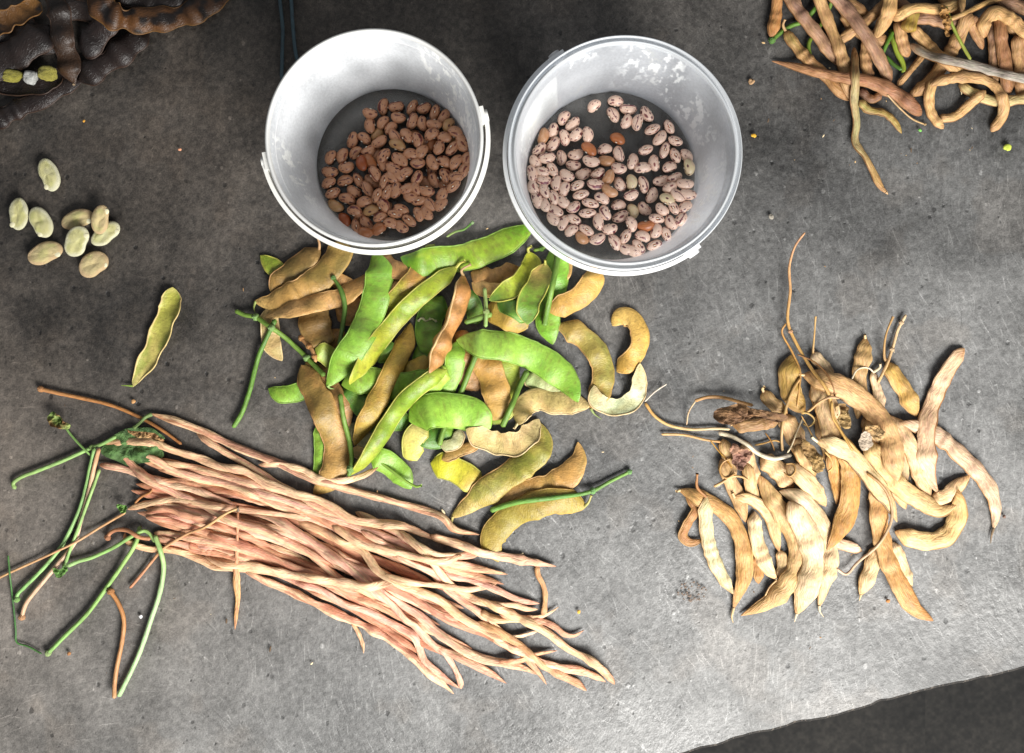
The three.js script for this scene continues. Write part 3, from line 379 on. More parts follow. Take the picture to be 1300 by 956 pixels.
LP('mustard pod end under the orange brown pod', F_, [[970, 840], [1040, 815], [1120, 790]], 95, MUST);
LP('brown pod tucked behind the upright green pod', F_, [[620, 570], [680, 520], [780, 450]], 115, BROWN);
LP('thin green pod edge behind the big brown lower left pod', H_, [[512, 325], [520, 440], [517, 540], [503, 645]], 48, GREEN);
LP('short green pod poking out at the left edge', H_, [[252, 138], [320, 168], [400, 160], [480, 120]], 88, GREEN, { ts: 0.3 });
LP('pale green pod end beside the upright green pod', F_, [[500, 715], [560, 750], [640, 820]], 95, { ...YGREEN, cols: ['#a9b650', '#9db045'] });
LP('tan pod edge behind the tall stalk near the right bucket', G_, [[735, 210], [742, 300], [700, 385]], 65, TAN);
LP('brown pod under the large light green pod', G_, [[180, 710], [205, 820], [280, 940]], 110, BROWN);
LP('green pod running down under the large light green pod', G_, [[165, 680], [150, 820], [100, 940], [60, 1010]], 95, GREEN);
LP('green pod edge under the tan twisted pod', I_, [[380, -60], [385, 90], [365, 210], [315, 290]], 100, YGREEN);
LP('tan pod below the large light green pod, narrowing downward', I_, [[250, -50], [305, 50], [335, 150], [335, 220], [310, 270]], 120, { ...TAN, cols: ['#b0803c', '#c69c58'] });
LP('pale yellow pod behind the lower stalks', H_, [[1085, 330], [1020, 400], [1015, 470], [1035, 520]], 105, { ...YGREEN, cols: ['#d3c276', '#d8cb62'], blotchAmt: 0.2 });
LP('green pod pointing down at the bottom of the heap', H_, [[790, 490], [880, 530], [950, 590], [1005, 668]], 112, GREEN, { st: [[1030, 655], [1060, 650]], te: 0.3 });
LP('bright yellow pod with a tan tip at the bottom', I_, [[25, 470], [110, 490], [180, 525], [225, 560], [262, 590]], 112, { ...YGREEN, cols: ['#c6c22e', '#cdc63e', '#c9a45e'], blotchAmt: 0.15 });
LP('thin tan pod under the pale crumpled pod', I_, [[75, 455], [160, 412], [260, 380]], 50, TAN);
LP('pale grey green dry crescent under the stalk crossing', I_, [[70, 395], [140, 375], [165, 310]], 52, { ...PALE, cols: ['#a8ac86', '#b9b48e'] });
LP('grey green pod end beneath the large light green pod', I_, [[465, 60], [540, 105], [640, 125]], 75, { ...PALE, cols: ['#9fae74', '#b6b784'] });
LP('pale twisted dry pod right of the heap pointing right', I_, [[430, 290], [445, 225], [520, 172], [610, 188], [700, 190], [768, 205]], 95, PALE, { roll: [50, 0, 10, 40], wr: 0.06, st: [[415, 310]] });
LP('brown pod with pale stalk at the upper left', F_, [[525, 190], [455, 245], [375, 308], [305, 370], [268, 425]], 100, { ...BROWN, cols: ['#b08a52', '#947640', '#9c763e'], blotch: '#4f4a20', blotchAmt: 0.5 }, { st: [[522, 172], [512, 128]], stCol: '#c9a070' });
LP('broad tan pod reaching down left from under the left bucket', F_, [[650, 150], [622, 230], [560, 315], [470, 388], [370, 440], [270, 472], [178, 468]], 128, { ...TAN, cols: ['#a98a4a', '#a07e44', '#c09456', '#d0aa6c'], blotch: '#5d5a24', blotchAmt: 0.5 }, { ts: 0.06, te: 0.3, tp: [[176, 500], [182, 530]], tpCol: '#9cae58' });
LP('light tan pod lying on the broad tan pod with its seam upward', F_, [[232, 552], [330, 522], [450, 492], [560, 465], [640, 448], [740, 370], [800, 300]], 92, { ...TAN, cols: ['#dcb274', '#d6a564', '#b88a4c'] }, { roll: [25, 20, 15, 45], seamSide: -1, ts: 0.3 });
LP('two-tone pod, brown above and yellow green along its lower edge', F_, [[1080, 190], [1065, 275], [1012, 365], [930, 455], [875, 545], [850, 590]], 96, { ...MUST, cols: ['#a3a030', '#a98238', '#a5a436', '#9a8a34'], blotch: '#a06c3c', blotchAmt: 0.5 }, { st: [[1090, 178], [1130, 172]], stCol: '#a9b857', ts: 0.25 });
LP('small dark green pod standing near the centre stalk', G_, [[238, 405], [252, 480], [275, 590]], 82, DKGREEN, { ts: 0.4 });
LP('wide green top pod between the two buckets', G_, [[-130, 235], [-40, 262], [60, 252], [210, 235], [350, 188], [480, 122], [575, 68]], 132, { ...GREEN, cols: ['#3f7416', '#7c9c24', '#8aa62c', '#6c9d22'], blotch: '#a0aa38', blotchAmt: 0.4 }, { te: 0.22, tp: [[600, 100], [615, 140]], tpCol: '#7da03a' });  // left end darker: its shade is put into the first colour
LP('yellow green curved pod ending in a dry dark fork', G_, [[545, 205], [558, 280], [505, 365], [425, 415], [335, 462]], 98, { ...YGREEN, cols: ['#b9ba34', '#a2ae34', '#5c7a30'] }, { st: [[542, 190], [560, 178]], te: 0.3, cup: true });
LP('pale green upright pod beside the tall round stalk', G_, [[680, 170], [695, 300], [672, 450], [645, 570], [672, 695]], 115, { ...GREEN, cols: ['#8ab83a', '#6a9e2a', '#79ac34'] });
LP('split pod, tan at its top and green below, near the tall stalk', G_, [[635, 268], [592, 380], [545, 470], [540, 590]], 108, { ...YGREEN, cols: ['#c5a660', '#7c9a34', '#5d8630'] }, { st: [[632, 250]], cup: true });
LP('tan curved pod beneath the rim of the right bucket', G_, [[882, 275], [886, 355], [832, 432], [760, 476], [700, 500], [640, 512]], 115, { ...TAN, cols: ['#c9a050', '#b98c42'] }, { ts: 0.2 });
LP('olive tan curved pod at the right edge of the heap', G_, [[690, 598], [770, 620], [860, 682], [922, 765], [942, 860], [915, 960], [870, 1040]], 112, { ...TAN, cols: ['#b7974a', '#a79a4c', '#b58a44'], blotch: '#8d9448', blotchAmt: 0.5 }, { tp: [[890, 1060], [930, 1090]], tpCol: '#9bb068' });
LP('tan pod curled like a hook at the far right of the heap', G_, [[986, 596], [1030, 552], [1085, 556], [1130, 620], [1132, 700], [1085, 775], [1010, 840]], 94, { ...TAN, cols: ['#d0ac62', '#cba456', '#c09648'], blotchAmt: 0.15 }, { bumps: 3, ts: 0.14, te: 0.1, roll: [20, 10, 0] });
LP('pale mint curled dry husk at the lower right of the hook-shaped pod', I_, [[788, 108], [800, 172], [860, 205], [935, 200], [988, 150], [1000, 80], [1002, 5]], 78, { ...PALE, cols: ['#d3c08c', '#b9c398', '#c9cba2', '#d8c898'] }, { cup: true, wr: 0.06, roll: [10, 0, -25] });
LP('light green pod lying across beneath the mustard pod', H_, [[640, 118], [770, 95], [900, 125], [1030, 115], [1170, 70]], 132, { ...GREEN, cols: ['#7ea52e', '#8fb83c', '#76a92c'] });
LP('big brown pod curving down at the lower left of the heap', H_, [[428, 15], [478, 120], [545, 250], [600, 380], [614, 480], [588, 600], [492, 695]], 128, { ...BROWN, cols: ['#b88a4e', '#ae844a', '#b98e50', '#c49c5c'], blotch: '#6d6a2c', blotchAmt: 0.45 }, { ts: 0.1, te: 0.16 });
LP('light green folded pod end beside the orange brown pod', G_, [[108, 818], [55, 870], [-5, 930], [-50, 970]], 110, { ...GREEN, cols: ['#a4bb48', '#7fa632'] }, { roll: 30, ts: 0.1 });
stem('green_sprig', 'green stalk running down under the large green pods to the pink bundle', null, G_, [[272, 740], [228, 850], [185, 956], [130, 1060], [88, 1170], [72, 1230]], 34, ['#719c4a', '#7daa55'], { node: [0.75] });
LP('mustard pod lying diagonally over the green pods', F_, [[1003, 582], [985, 660], [940, 770], [878, 890], [815, 1020], [745, 1150], [705, 1228]], 98, MUST, { roll: [0, 20, 10] });
LP('bright green pod lying across the lower part of the heap', I_, [[-75, 275], [15, 228], [130, 226], [230, 252], [304, 308]], 150, { ...GREEN, cols: ['#7ca834', '#90ba46', '#84b03c'] });
LP('long yellow green pod slanting under the upright green pod', F_, [[1248, 285], [1165, 352], [1062, 432], [950, 540], [842, 670], [752, 800], [682, 905]], 84, { ...YGREEN, cols: ['#8d9a2a', '#8fa02a', '#9a9e30', '#adb03a'] }, { roll: [0, 35, 60], ts: 0.1, st: [[1265, 265], [1290, 255]] });
LP('bright green upright pod, widest in the upper left of the heap', F_, [[808, 205], [838, 300], [830, 390], [805, 500], [745, 645], [650, 785], [590, 878], [560, 918]], 130, GREEN, { ts: 0.14, te: 0.22, tp: [[575, 925], [600, 930]], tpCol: '#9fc06a' });
LP('large light green pod lying highest, pointing down right', G_, [[165, 672], [300, 692], [450, 712], [585, 765], [700, 842], [770, 920], [805, 1000]], 142, { ...GREEN, cols: ['#9ac052', '#84b23c', '#76a834'] }, { te: 0.22, ts: 0.18 });
LP('narrow yellow green pod seen on its edge, slanting to the lower left', H_, [[1195, 40], [1100, 95], [1000, 172], [918, 272], [838, 400], [758, 520], [672, 602]], 80, { ...YGREEN, cols: ['#9fb23a', '#8da630', '#a3ad38'] }, { roll: [20, 50, 70], r: 0.55, seamSide: 1, ts: 0.1, te: 0.22 });
LP('orange brown pod seen on its edge with a wavy open seam', G_, [[200, 325], [196, 430], [150, 560], [95, 680], [48, 790], [22, 850]], 88, { ...BROWN, cols: ['#b58048', '#c48c54', '#b8844a'], seamCol: '#e0bb86', r: 0.62 }, { roll: 60, st: [[190, 305], [240, 272]], stCol: '#c9a878', seamR: 0.001, wr: 0.03 });
LP('long tan pod reaching up right behind the stalk at the lower right', I_, [[712, 372], [718, 448], [670, 525], [590, 575], [490, 602], [390, 628], [300, 658]], 110, { ...TAN, cols: ['#c69a5c', '#b98c4c', '#c29866'] }, { ts: 0.3 });
LP('olive tan pod with a green blush at the lower right', I_, [[538, 285], [548, 370], [490, 452], [400, 522], [300, 592], [200, 668], [122, 725]], 116, { ...TAN, cols: ['#b7a256', '#a49a46', '#b39e52', '#c3a862'], blotch: '#6f7c28', blotchAmt: 0.5 }, { ts: 0.2, te: 0.3, tp: [[125, 750], [147, 778]], tpCol: '#cfc070' });
LP('pale crumpled husk between the green pod and the olive tan pod', I_, [[190, 312], [270, 355], [350, 378], [430, 376], [490, 330], [530, 265]], 98, { ...PALE, cols: ['#d2b376', '#d4b57c', '#cfb384'] }, { wr: 0.07, cup: true });
LP('mustard tan pod bending down onto the pink bundle', I_, [[748, 675], [660, 652], [560, 655], [455, 692], [362, 752], [312, 835], [340, 932]], 118, { ...MUST, cols: ['#b99444', '#a9893c', '#a58d3c', '#b0964a'], blotchAmt: 0.4 }, { ts: 0.12, te: 0.2, st: [[760, 655], [775, 620]], stCol: '#b7b464' });
const SG = null;
stem('green_sprig', 'dark green stalk lying on the tan pods left of the upright green pod', SG, F_, [[590, 335], [635, 410], [655, 490], [645, 590], [625, 700]], 30, ['#5f8a42', '#4f7836'], { prof: [0.7, 1.1, 1, 0.8], node: [0.02] });
stem('green_sprig', 'long green stalk reaching down the left side onto bare stone', SG, F_, [[290, 562], [250, 645], [200, 760], [150, 950], [110, 1060], [65, 1135]], 30, ['#5f9144', '#6ca04e', '#74a856']);
stem('green_sprig', 'green stalk with knobbly nodes slanting at the left of the heap', SG, F_, [[75, 516], [130, 540], [185, 550], [240, 588], [330, 650], [440, 750], [550, 862]], 30, ['#82ae5e', '#86b262', '#719c50'], { node: [0.2, 0.36, 0.78], nodeCol: '#8db56a' });
stem('green_sprig', 'short cut green stalk lying right of the orange brown pod', SG, G_, [[205, 580], [270, 560], [352, 532]], 36, ['#74a056', '#8cb46c'], { prof: [0.9, 1, 1.15] });
stem('pale_sprig', 'thin pale green stalk rising beside the small dark green pod', SG, G_, [[312, 395], [320, 500], [318, 605]], 22, ['#9ab06a', '#7f9f55'], { node: [0.6] });
stem('green_sprig', 'tall round green stalk beneath the rim of the right bucket', SG, G_, [[702, 178], [692, 280], [662, 420], [640, 530], [628, 600]], 38, ['#6f9c4e', '#7eac5a', '#72a050']);
stem('green_sprig', 'green stalk hanging below the end of the large light green pod', SG, I_, [[478, 38], [440, 110], [402, 205], [358, 302]], 32, ['#6f9c4e', '#74a054']);
stem('green_sprig', 'green stalk between the brown pod and the mustard pod', SG, H_, [[630, 165], [650, 300], [680, 420], [692, 520], [676, 602]], 30, ['#80a85c', '#719c50'], { node: [0.9] });
stem('green_sprig', 'green stalk laid over the mustard tan pod at the lower right', SG, I_, [[302, 692], [420, 655], [600, 632], [770, 604], [870, 552], [966, 505]], 25, ['#7cb068', '#6ca55e', '#7cae62'], { prof: [1.2, 1.1, 0.9, 0.75], node: [0.7, 0.98] });
stem('green_sprig', 'thin green sprig between the buckets above the top green pod', SG, G_, [[110, 128], [160, 100], [205, 88], [248, 52]], 14, ['#8fae7a', '#4f8a3c'], { node: [0.98], lift: [0.004, 0.006] });
stem('green_sprig', 'green sprig by the rim of the right bucket', SG, G_, [[575, 70], [610, 130], [630, 180], [570, 200]], 22, ['#6b9a3c', '#7fa84a'], { node: [0.5, 0.75] });
stem('flower_sprig', 'tiny pale sprig of withered flowers on the dark green pod', null, F_, [[1040, 575], [1062, 555], [1085, 572], [1110, 560], [1136, 572]], 9, ['#cfd0a0', '#b9c08a'], { node: [0.05, 0.35, 0.7, 0.98], nodeCol: '#dcdcb4' });
stem('flower_sprig', 'withered brown flower remnant left of the upright green pod', null, F_, [[420, 655], [450, 690], [480, 720], [505, 790]], 20, ['#a5784a', '#b98c5c'], { node: [0.05, 0.4, 0.8], nodeCol: '#b9854c' });
// lone pod lying on the stone at the left
pod('lima_bean_pod', 'lone open yellow green pod lying on bare stone above the pink bundle', null, E_, [[655, 552], [645, 620], [615, 700], [580, 790], [540, 860], [502, 930]], 78, { ...YGREEN, cols: ['#a9a644', '#b4b054', '#c2b266', '#c4b672'], edge: '#dcc684', edgeAmt: 0.8, seamCol: '#dcc684', r: 0.36 }, { bumps: 3, bumpAmt: 0.7, cup: true, wav: 0.09, tp: [[490, 925], [460, 924]], tpCol: '#8fb04c', ts: 0.1, te: 0.3 });

// ------------------------------------------------------------------ flat pale seeds at the left
{
  const seeds = [[185, 125, 78, 124, 82, 'pale flat seed lying alone above the others', 0], [70, 275, 98, 118, 80, 'yellow green flat seed at the far left', 0], [155, 305, 70, 118, 86, 'pale green flat seed second from the left', 0], [293, 296, -12, 122, 78, 'cream edged flat seed at the top of the touching cluster', 1], [400, 350, -30, 118, 78, 'pale seed under the brownish seed at the right of the cluster', 0], [390, 298, -68, 110, 72, 'brownish seed lying upon another at the right of the cluster', 1], [301, 380, -50, 120, 94, 'bright pale green seed in the middle of the cluster', 0], [172, 422, -12, 132, 86, 'tan edged flat seed lying at the lower left', 1], [354, 465, -20, 116, 96, 'tan edged flat seed lowest of all', 1]];
  const r = rng(61);
  for (const [zx, zy, deg, L, W, label, tan] of seeds) {
    const [[px, py]] = E_([[zx, zy]]), l = L / 2.988 * K / 2, w = W / 2.988 * K / 2, T = 0.0036, sd = r() * 90;
    const g0 = new THREE.SphereGeometry(1, 44, 30), p = g0.attributes.position, col = [], body = C(tan ? '#d8c594' : '#d6d096'), rim = C(tan ? '#d6b890' : '#e6e2c6'), g1 = C('#c6c67e');
    for (let i = 0; i < p.count; i++) {
      let x = p.getX(i), y = p.getY(i), z = p.getZ(i); const rad = Math.hypot(x, z), a = Math.atan2(z, x), e = Math.pow(Math.max(0, 1 - rad * rad), 0.42);
      const out = 1 + 0.07 * Math.cos(a * 2 + 1) + 0.05 * n2(Math.cos(a) * 1.3 + sd, Math.sin(a) * 1.3) - 0.16 * Math.exp(-Math.pow((a - 1.3) / 0.45, 2));
      const dent = 0.22 * n2(x * 2.2 + sd, z * 2.2) + 0.12 * n2(x * 5 + sd, z * 5); y = Math.sign(y) * e * (1 + dent - 0.25 * Math.exp(-(x * x * 3 + Math.pow(z - 0.15, 2) * 9)));
      p.setXYZ(i, x * out * l, y * T, z * out * w);
      const q = clamp(sstep(0.62, 0.98, rad) + 0.5 * n2(x * 2 + sd, z * 2 + 5), 0, 1), q2 = 0.6 * sstep(0, 0.5, n2(x * 1.7 + 9, z * 1.7 + sd)); col.push(lerp(lerp(body.r, g1.r, q2), rim.r, q), lerp(lerp(body.g, g1.g, q2), rim.g, q), lerp(lerp(body.b, g1.b, q2), rim.b, q));
    }
    g0.setAttribute('color', new THREE.Float32BufferAttribute(col, 3)); g0.computeVertexNormals();
    let y = T; const x = wx(px, T), z = wz(py, T), ca = Math.cos(deg * Math.PI / 180), sa = Math.sin(deg * Math.PI / 180); let hi = 0;
    for (let i = -5; i <= 5; i++) for (let j = -5; j <= 5; j++) { const u = i / 5.5, v = j / 5.5; if (u * u + v * v < 1) hi = Math.max(hi, hAt(x + ca * u * l - sa * v * w, z + sa * u * l + ca * v * w)); } y += hi * 0.75;
    for (let i = -20; i <= 20; i++) for (let j = -14; j <= 14; j++) { const u = i / 20.5, v = j / 14.5; if (u * u + v * v < 1) hSet(x + ca * u * l - sa * v * w, z + sa * u * l + ca * v * w, y + T * 0.9); }
    const g = thing('lima_seed', label, 'seed', 'pale flat seeds lying on the stone at the left', x, y, z); g.rotation.set(hi ? 0.12 : 0, -deg * Math.PI / 180, hi ? 0.10 : 0);
    part('skin', g0, new THREE.MeshPhysicalMaterial({ vertexColors: true, map: poreC, bumpMap: wrinkH, bumpScale: 0.0004, roughness: 0.42 }), g);
    const h = new THREE.SphereGeometry(1, 14, 10).scale(0.0030, 0.0009, 0.0026); const hm = part('hilum', h, new THREE.MeshStandardMaterial({ color: 0xcdc7a6, roughness: 0.7 }), g); hm.position.set(l * 0.70, 0.0016, w * 0.34); hm.rotation.y = -0.6;
  }
}

// ------------------------------------------------------------------ heap of dried tan pods at the right
const DRY = { cols: ['#e2be90', '#e6c69a', '#dab482'], edge: '#e2c490', edgeAmt: 0.4, blotch: '#b3874a', blotchAmt: 0.22, r: 0.43, speck: 0.25, bumps: 5, bumpAmt: 0.17, wav: 0.07, wr: 0.05, crease: 0.05, twist: 0.13, skin: 'paper', seam: 1, seamR: 0.0006, seamCol: '#b38a52', ts: 0.14, te: 0.24, q: 1.1, endCol: '#a9763e', stripe: 0.35, stripeCol: '#c49a64', M: 30, stiff: 170 };
const OLV = { ...DRY, cols: ['#cda874', '#d4b07e', '#c29c64'], blotch: '#8d6f38', stripeCol: '#8d6c3a' };
const CRM = { ...DRY, cols: ['#eed6b0', '#e9cda2', '#e0be8c'], blotch: '#c4a686', stripeCol: '#c4a48a', edge: '#e9d8b4', seamCol: '#c9a878' };
const PNK = { ...DRY, cols: ['#e4c6a6', '#deba98', '#e4c8a8'], blotch: '#b98e76', stripeCol: '#bf977c', edge: '#d2a878', seamCol: '#c0905c' };
const DG = 'dried tan pods heaped at the right', DP = (label, win, pts, w, ...a) => pod('dried_bean_pod', label, DG, win, pts, w * 0.9, ...a);
DP('shaded olive pod deep at the left under the withered petals', T5_, [[190, 640], [225, 760], [260, 900]], 95, OLV);
DP('shaded tan pod deep below the white split stem', T5_, [[330, 650], [360, 780], [400, 940]], 100, DRY);
DP('wide olive pod deep in the middle of the tangle', T5_, [[570, 470], [660, 640], [760, 870]], 130, OLV);
DP('striped olive pod deep below the root ring', T5_, [[640, 640], [700, 740], [760, 860]], 95, OLV);
DP('pale tan pod deep behind the cream pod', T5_, [[430, 760], [530, 830], [640, 960]], 120, DRY);
DP('olive pod deep under the big yellow brown pod', T5_, [[800, 470], [860, 640], [900, 830]], 120, OLV);
DP('tan pod deep below the wide arched pod', T6_, [[90, 320], [130, 480], [230, 640]], 130, DRY);
DP('tan pod deep behind the pale uppermost pod', T6_, [[430, 560], [520, 700], [560, 860]], 130, DRY);
DP('olive brown pod at the back left under the tendrils', P_, [[300, 90], [350, 205], [398, 310], [425, 410]], 82, OLV);
DP('narrow olive pod beneath the tangle of roots', P_, [[430, 110], [452, 220], [475, 345]], 75, OLV);
DP('dark olive pod beneath the pale top pod', P_, [[685, 20], [735, 105], [770, 190]], 85, OLV);
DP('tan pod emerging from the tangle toward the lower right', P_, [[630, 120], [715, 185], [792, 270], [830, 330]], 92, DRY);
DP('olive pod standing straight up at the back', O_, [[252, 176], [246, 260], [226, 350], [232, 450], [215, 560]], 78, OLV, { st: [[250, 165]] });
DP('thin pale pod standing near the twin stalks', O_, [[285, 335], [310, 425], [335, 530]], 50, CRM, { st: [[320, 318], [322, 300]] });
DP('tan filler pod deep behind the big arched pod', O_, [[0, 400], [60, 470], [90, 600], [100, 740]], 110, DRY);
DP('tan pod deep under the middle of the heap', O_, [[260, 560], [300, 660], [330, 780], [330, 900]], 95, OLV);
DP('tan pod deep under the right half of the heap', O_, [[400, 640], [420, 760], [410, 880], [440, 980]], 90, DRY);
DP('pale pod tip pointing up left at the back', O_, [[4, 248], [48, 300], [105, 370]], 62, CRM, { st: [[8, 235], [14, 170], [20, 80]], stR: 0.0009, stCol: '#c9a468' });
DP('yellow tan pod hanging from the twin stalks', O_, [[350, 292], [400, 372], [450, 452], [492, 548]], 88, { ...DRY, cols: ['#c9a455', '#c39a50'] }, { st: [[342, 275], [340, 230], [350, 160], [382, 80]], stR: 0.0011, stCol: '#b58f58' });
DP('tan pod running under the upright flat pod', O_, [[360, 540], [420, 622], [470, 705], [502, 792], [532, 882], [550, 960]], 85, DRY);
DP('short olive pod pointing up left beside the dead leaf', N_, [[540, 738], [582, 788], [648, 836]], 62, OLV, { st: [[540, 728], [548, 722]] });
DP('wide olive yellow pod under the wiry stem', N_, [[665, 582], [656, 660], [665, 745], [722, 835]], 98, { ...OLV, cols: ['#b7954e', '#b08a48'] }, { ts: 0.3 });
DP('short brown pod below the dead leaf at the left', N_, [[410, 890], [500, 885], [622, 862]], 62, { ...OLV, cols: ['#8d6a45', '#94704a'] });
DP('pale pod peeping out behind the lowest right pod', Q_, [[350, 300], [396, 400], [432, 508]], 66, CRM);
DP('small pod hanging at the bottom between two big pods', Q_, [[285, 315], [266, 400], [236, 480], [212, 535]], 68, DRY, { tp: [[208, 555]] });
DP('pinkish pod tip under the large brown pod', P_, [[860, 510], [950, 532], [1015, 556]], 62, PNK);
DP('pod end rising to a point at the right edge', Q_, [[520, 112], [585, 102], [636, 55], [688, 12]], 74, DRY, { te: 0.4 });
DP('hooked pod at the lower right turning upward', Q_, [[362, 255], [440, 285], [522, 296], [592, 268], [632, 195], [640, 120], [632, 68]], 84, { ...DRY, cols: ['#e4c48c', '#ddb678'] }, { tp: [[626, 50]] });
DP('long pale curved pod reaching to the far right', O_, [[412, 575], [520, 602], [622, 660], [702, 732], [782, 812], [842, 902], [862, 990], [850, 1075]], 84, PNK, { bumps: 8, tp: [[840, 1110], [838, 1140]], tpCol: '#8a7458' });
DP('tan pod slanting across the middle under the pale top pod', O_, [[242, 632], [282, 702], [352, 800], [430, 888], [520, 945], [605, 988], [680, 960]], 94, { ...DRY, cols: ['#dfba80', '#e4c28c'] }, { bumps: 6 });
DP('long pod pointing down right, lowest at the right', Q_, [[270, 0], [290, 120], [296, 235], [330, 372], [392, 502], [452, 590], [528, 642]], 96, { ...DRY, cols: ['#cfa064', '#c8985a', '#be8a4e'] }, { bumps: 7, te: 0.2 });
DP('thin brown pod curled into a loop at the far left', P_, [[120, 270], [172, 340], [130, 420], [108, 482], [142, 512], [212, 500]], 54, { ...DRY, cols: ['#a06c3c', '#ad7a48'] });
DP('short tan pod between the pale pods at the bottom', P_, [[598, 550], [616, 640], [598, 712]], 64, DRY);
DP('orange tan pod hidden low at the left', P_, [[465, 580], [490, 650], [490, 722]], 54, { ...DRY, cols: ['#b07c42', '#b58448'] });
DP('pale tan pod beside the watermark of shade at the left middle', P_, [[470, 355], [476, 460], [500, 560], [542, 650], [582, 700]], 80, CRM, { tp: [[590, 720]] }).userData.label = 'pale tan pod hanging down left of the long olive pod';
DP('curved tan pod arching over at the left middle', P_, [[362, 285], [440, 292], [512, 335], [560, 412], [582, 500], [594, 560]], 64, DRY, { st: [[358, 262]] });
DP('brown tan pod bending down with a thin tail at the left', P_, [[85, 246], [180, 280], [282, 332], [352, 392], [402, 492], [420, 610], [414, 705], [382, 790], [362, 850]], 92, { ...DRY, cols: ['#d4a66c', '#cd9c60', '#c89254'] }, { bumps: 7, tp: [[355, 890], [362, 920]], st: [[75, 255]] });
DP('whitish pod with a bent brown stalk at the far left', P_, [[226, 275], [222, 380], [236, 500], [266, 600], [312, 692], [364, 775]], 78, { ...CRM, cols: ['#cdbd92', '#dccfae', '#d9cba4'], stripeCol: '#bfb184' }, { bumps: 6, st: [[180, 235], [178, 190], [180, 165]], stR: 0.0013, stCol: '#a5713c' });
DP('pale pod behind the large cream pod at the bottom', P_, [[596, 252], [702, 290], [782, 372], [828, 470], [850, 570], [832, 700], [795, 840]], 96, CRM, { bumps: 7, tp: [[800, 860], [820, 890]] });
DP('long olive tan pod sweeping to the lower left', P_, [[488, 170], [570, 305], [642, 418], [688, 530], [684, 630], [622, 742], [532, 820], [400, 882]], 110, OLV, { bumps: 8, te: 0.3 });
DP('large cream pod in front at the bottom of the heap', P_, [[642, 305], [700, 400], [748, 500], [765, 620], [738, 742], [702, 830], [680, 880]], 128, { ...CRM, stripeCol: '#d0bc9a' }, { bumps: 6, ts: 0.12, tp: [[672, 915]] });
DP('small orange tan pod tip under the pale top pod', O_, [[88, 715], [110, 815], [126, 900], [118, 958]], 66, { ...DRY, cols: ['#c08a48', '#c7924e'] }, { te: 0.35 });
DP('big yellow brown pod running down the middle', P_, [[930, -20], [955, 130], [955, 260], [936, 370], [890, 470], [838, 552]], 122, { ...OLV, cols: ['#cd9c5c', '#c99654', '#c28a48'] }, { bumps: 5, te: 0.3 });
DP('wide arched pod lying across the top of the heap', O_, [[-40, 352], [60, 380], [160, 420], [262, 492], [332, 572], [370, 662], [385, 762], [400, 850]], 112, { ...DRY, cols: ['#e2b982', '#deb27a', '#dfb47e'] }, { bumps: 7, st: [[-60, 350]], ts: 0.1, te: 0.12 });
DP('pale pod lying uppermost in the middle with a dark seam', O_, [[22, 662], [100, 682], [182, 722], [252, 800], [312, 878], [370, 960], [400, 1040]], 90, { ...CRM, cols: ['#e0c79a', '#d9bb88', '#cfae78'], seamCol: '#7d5c30' }, { bumps: 6, te: 0.3, st: [[10, 650], [0, 640]], seamR: 0.0009 });
DP('straight flat pinkish pod standing out to the upper right', O_, [[714, 228], [650, 312], [592, 420], [548, 540], [534, 650], [542, 760], [562, 850], [592, 905]], 88, PNK, { bumps: 7, r: 0.3, seamCol: '#a5713c', seamSide: -1, ts: 0.06, tp: [[604, 935], [612, 950]] });
// wiry stems and roots of the tangle
const WG = 'wiry dry stems in the right heap', WS = (label, win, pts, w, cols, o = {}) => stem('dry_twig', label, WG, win, pts, w, cols, { skin: 'stem', stiff: 320, cat: 'stem', M: 7, ...o });
WS('long wiry stem standing out upward from the right heap', N_, [[725, 50], [682, 110], [656, 200], [660, 300], [650, 440], [690, 540], [752, 642], [822, 742], [848, 850], [890, 930], [960, 1010]], 15, ['#d0a078', '#c39a58', '#c7a060'], { prof: [0.7, 1, 1.1, 1.2, 1], lift: [0.012, 0], node: [0.42] });
WS('side stem leaving the long wiry stem at its knot', N_, [[642, 445], [624, 480], [668, 570], [702, 650], [698, 740], [690, 810]], 11, ['#b98a48', '#b88f50']);
WS('thin brown stem arching from the knot over the arched pod', N_, [[690, 580], [760, 610], [815, 660], [845, 720], [855, 770]], 8, ['#8a6238']);
WS('pale stem with rough joints right of the twin stalks', O_, [[442, 70], [405, 140], [378, 230], [350, 310], [310, 390]], 17, ['#e0c29a', '#c9a470'], { node: [0.12, 0.5] });
WS('horizontal fine stem left of the dead leaf', N_, [[245, 782], [300, 766], [370, 768], [440, 786], [500, 802]], 18, ['#b08550', '#a97e48'], { lift: [0.004, 0.004] });
WS('pale split stem fanning to the left', N_, [[30, 790], [70, 845], [130, 885], [230, 905], [330, 902], [400, 905]], 16, ['#d6a860', '#cfae78', '#d8c29a']);
WS('white snapped fibre at the tip of the left stem', N_, [[28, 786], [70, 745], [125, 708]], 8, ['#d8cfc0'], { lift: [0.002, 0.005] });
WS('lowest pale stem pointing left', N_, [[100, 926], [200, 930], [290, 950], [360, 960]], 13, ['#cfa970', '#c69a60']);
WS('thin joint between the two left stems', N_, [[250, 782], [220, 830], [210, 888]], 8, ['#c9b08a'], { node: [0.5] });
WS('thick whitish split stem across the middle of the tangle', T5_, [[160, 600], [240, 622], [330, 668], [420, 735], [520, 765], [630, 742]], 34, ['#d9ccb0', '#e2d6bc', '#e6dcc8'], { skin: 'paper' });
WS('curling brown root above the white split stem', T5_, [[390, 680], [450, 668], [520, 650], [560, 660]], 14, ['#b8904c']);
WS('upright brown root crossing the white stem', T5_, [[460, 600], [500, 660], [520, 720]], 12, ['#9b7038']);
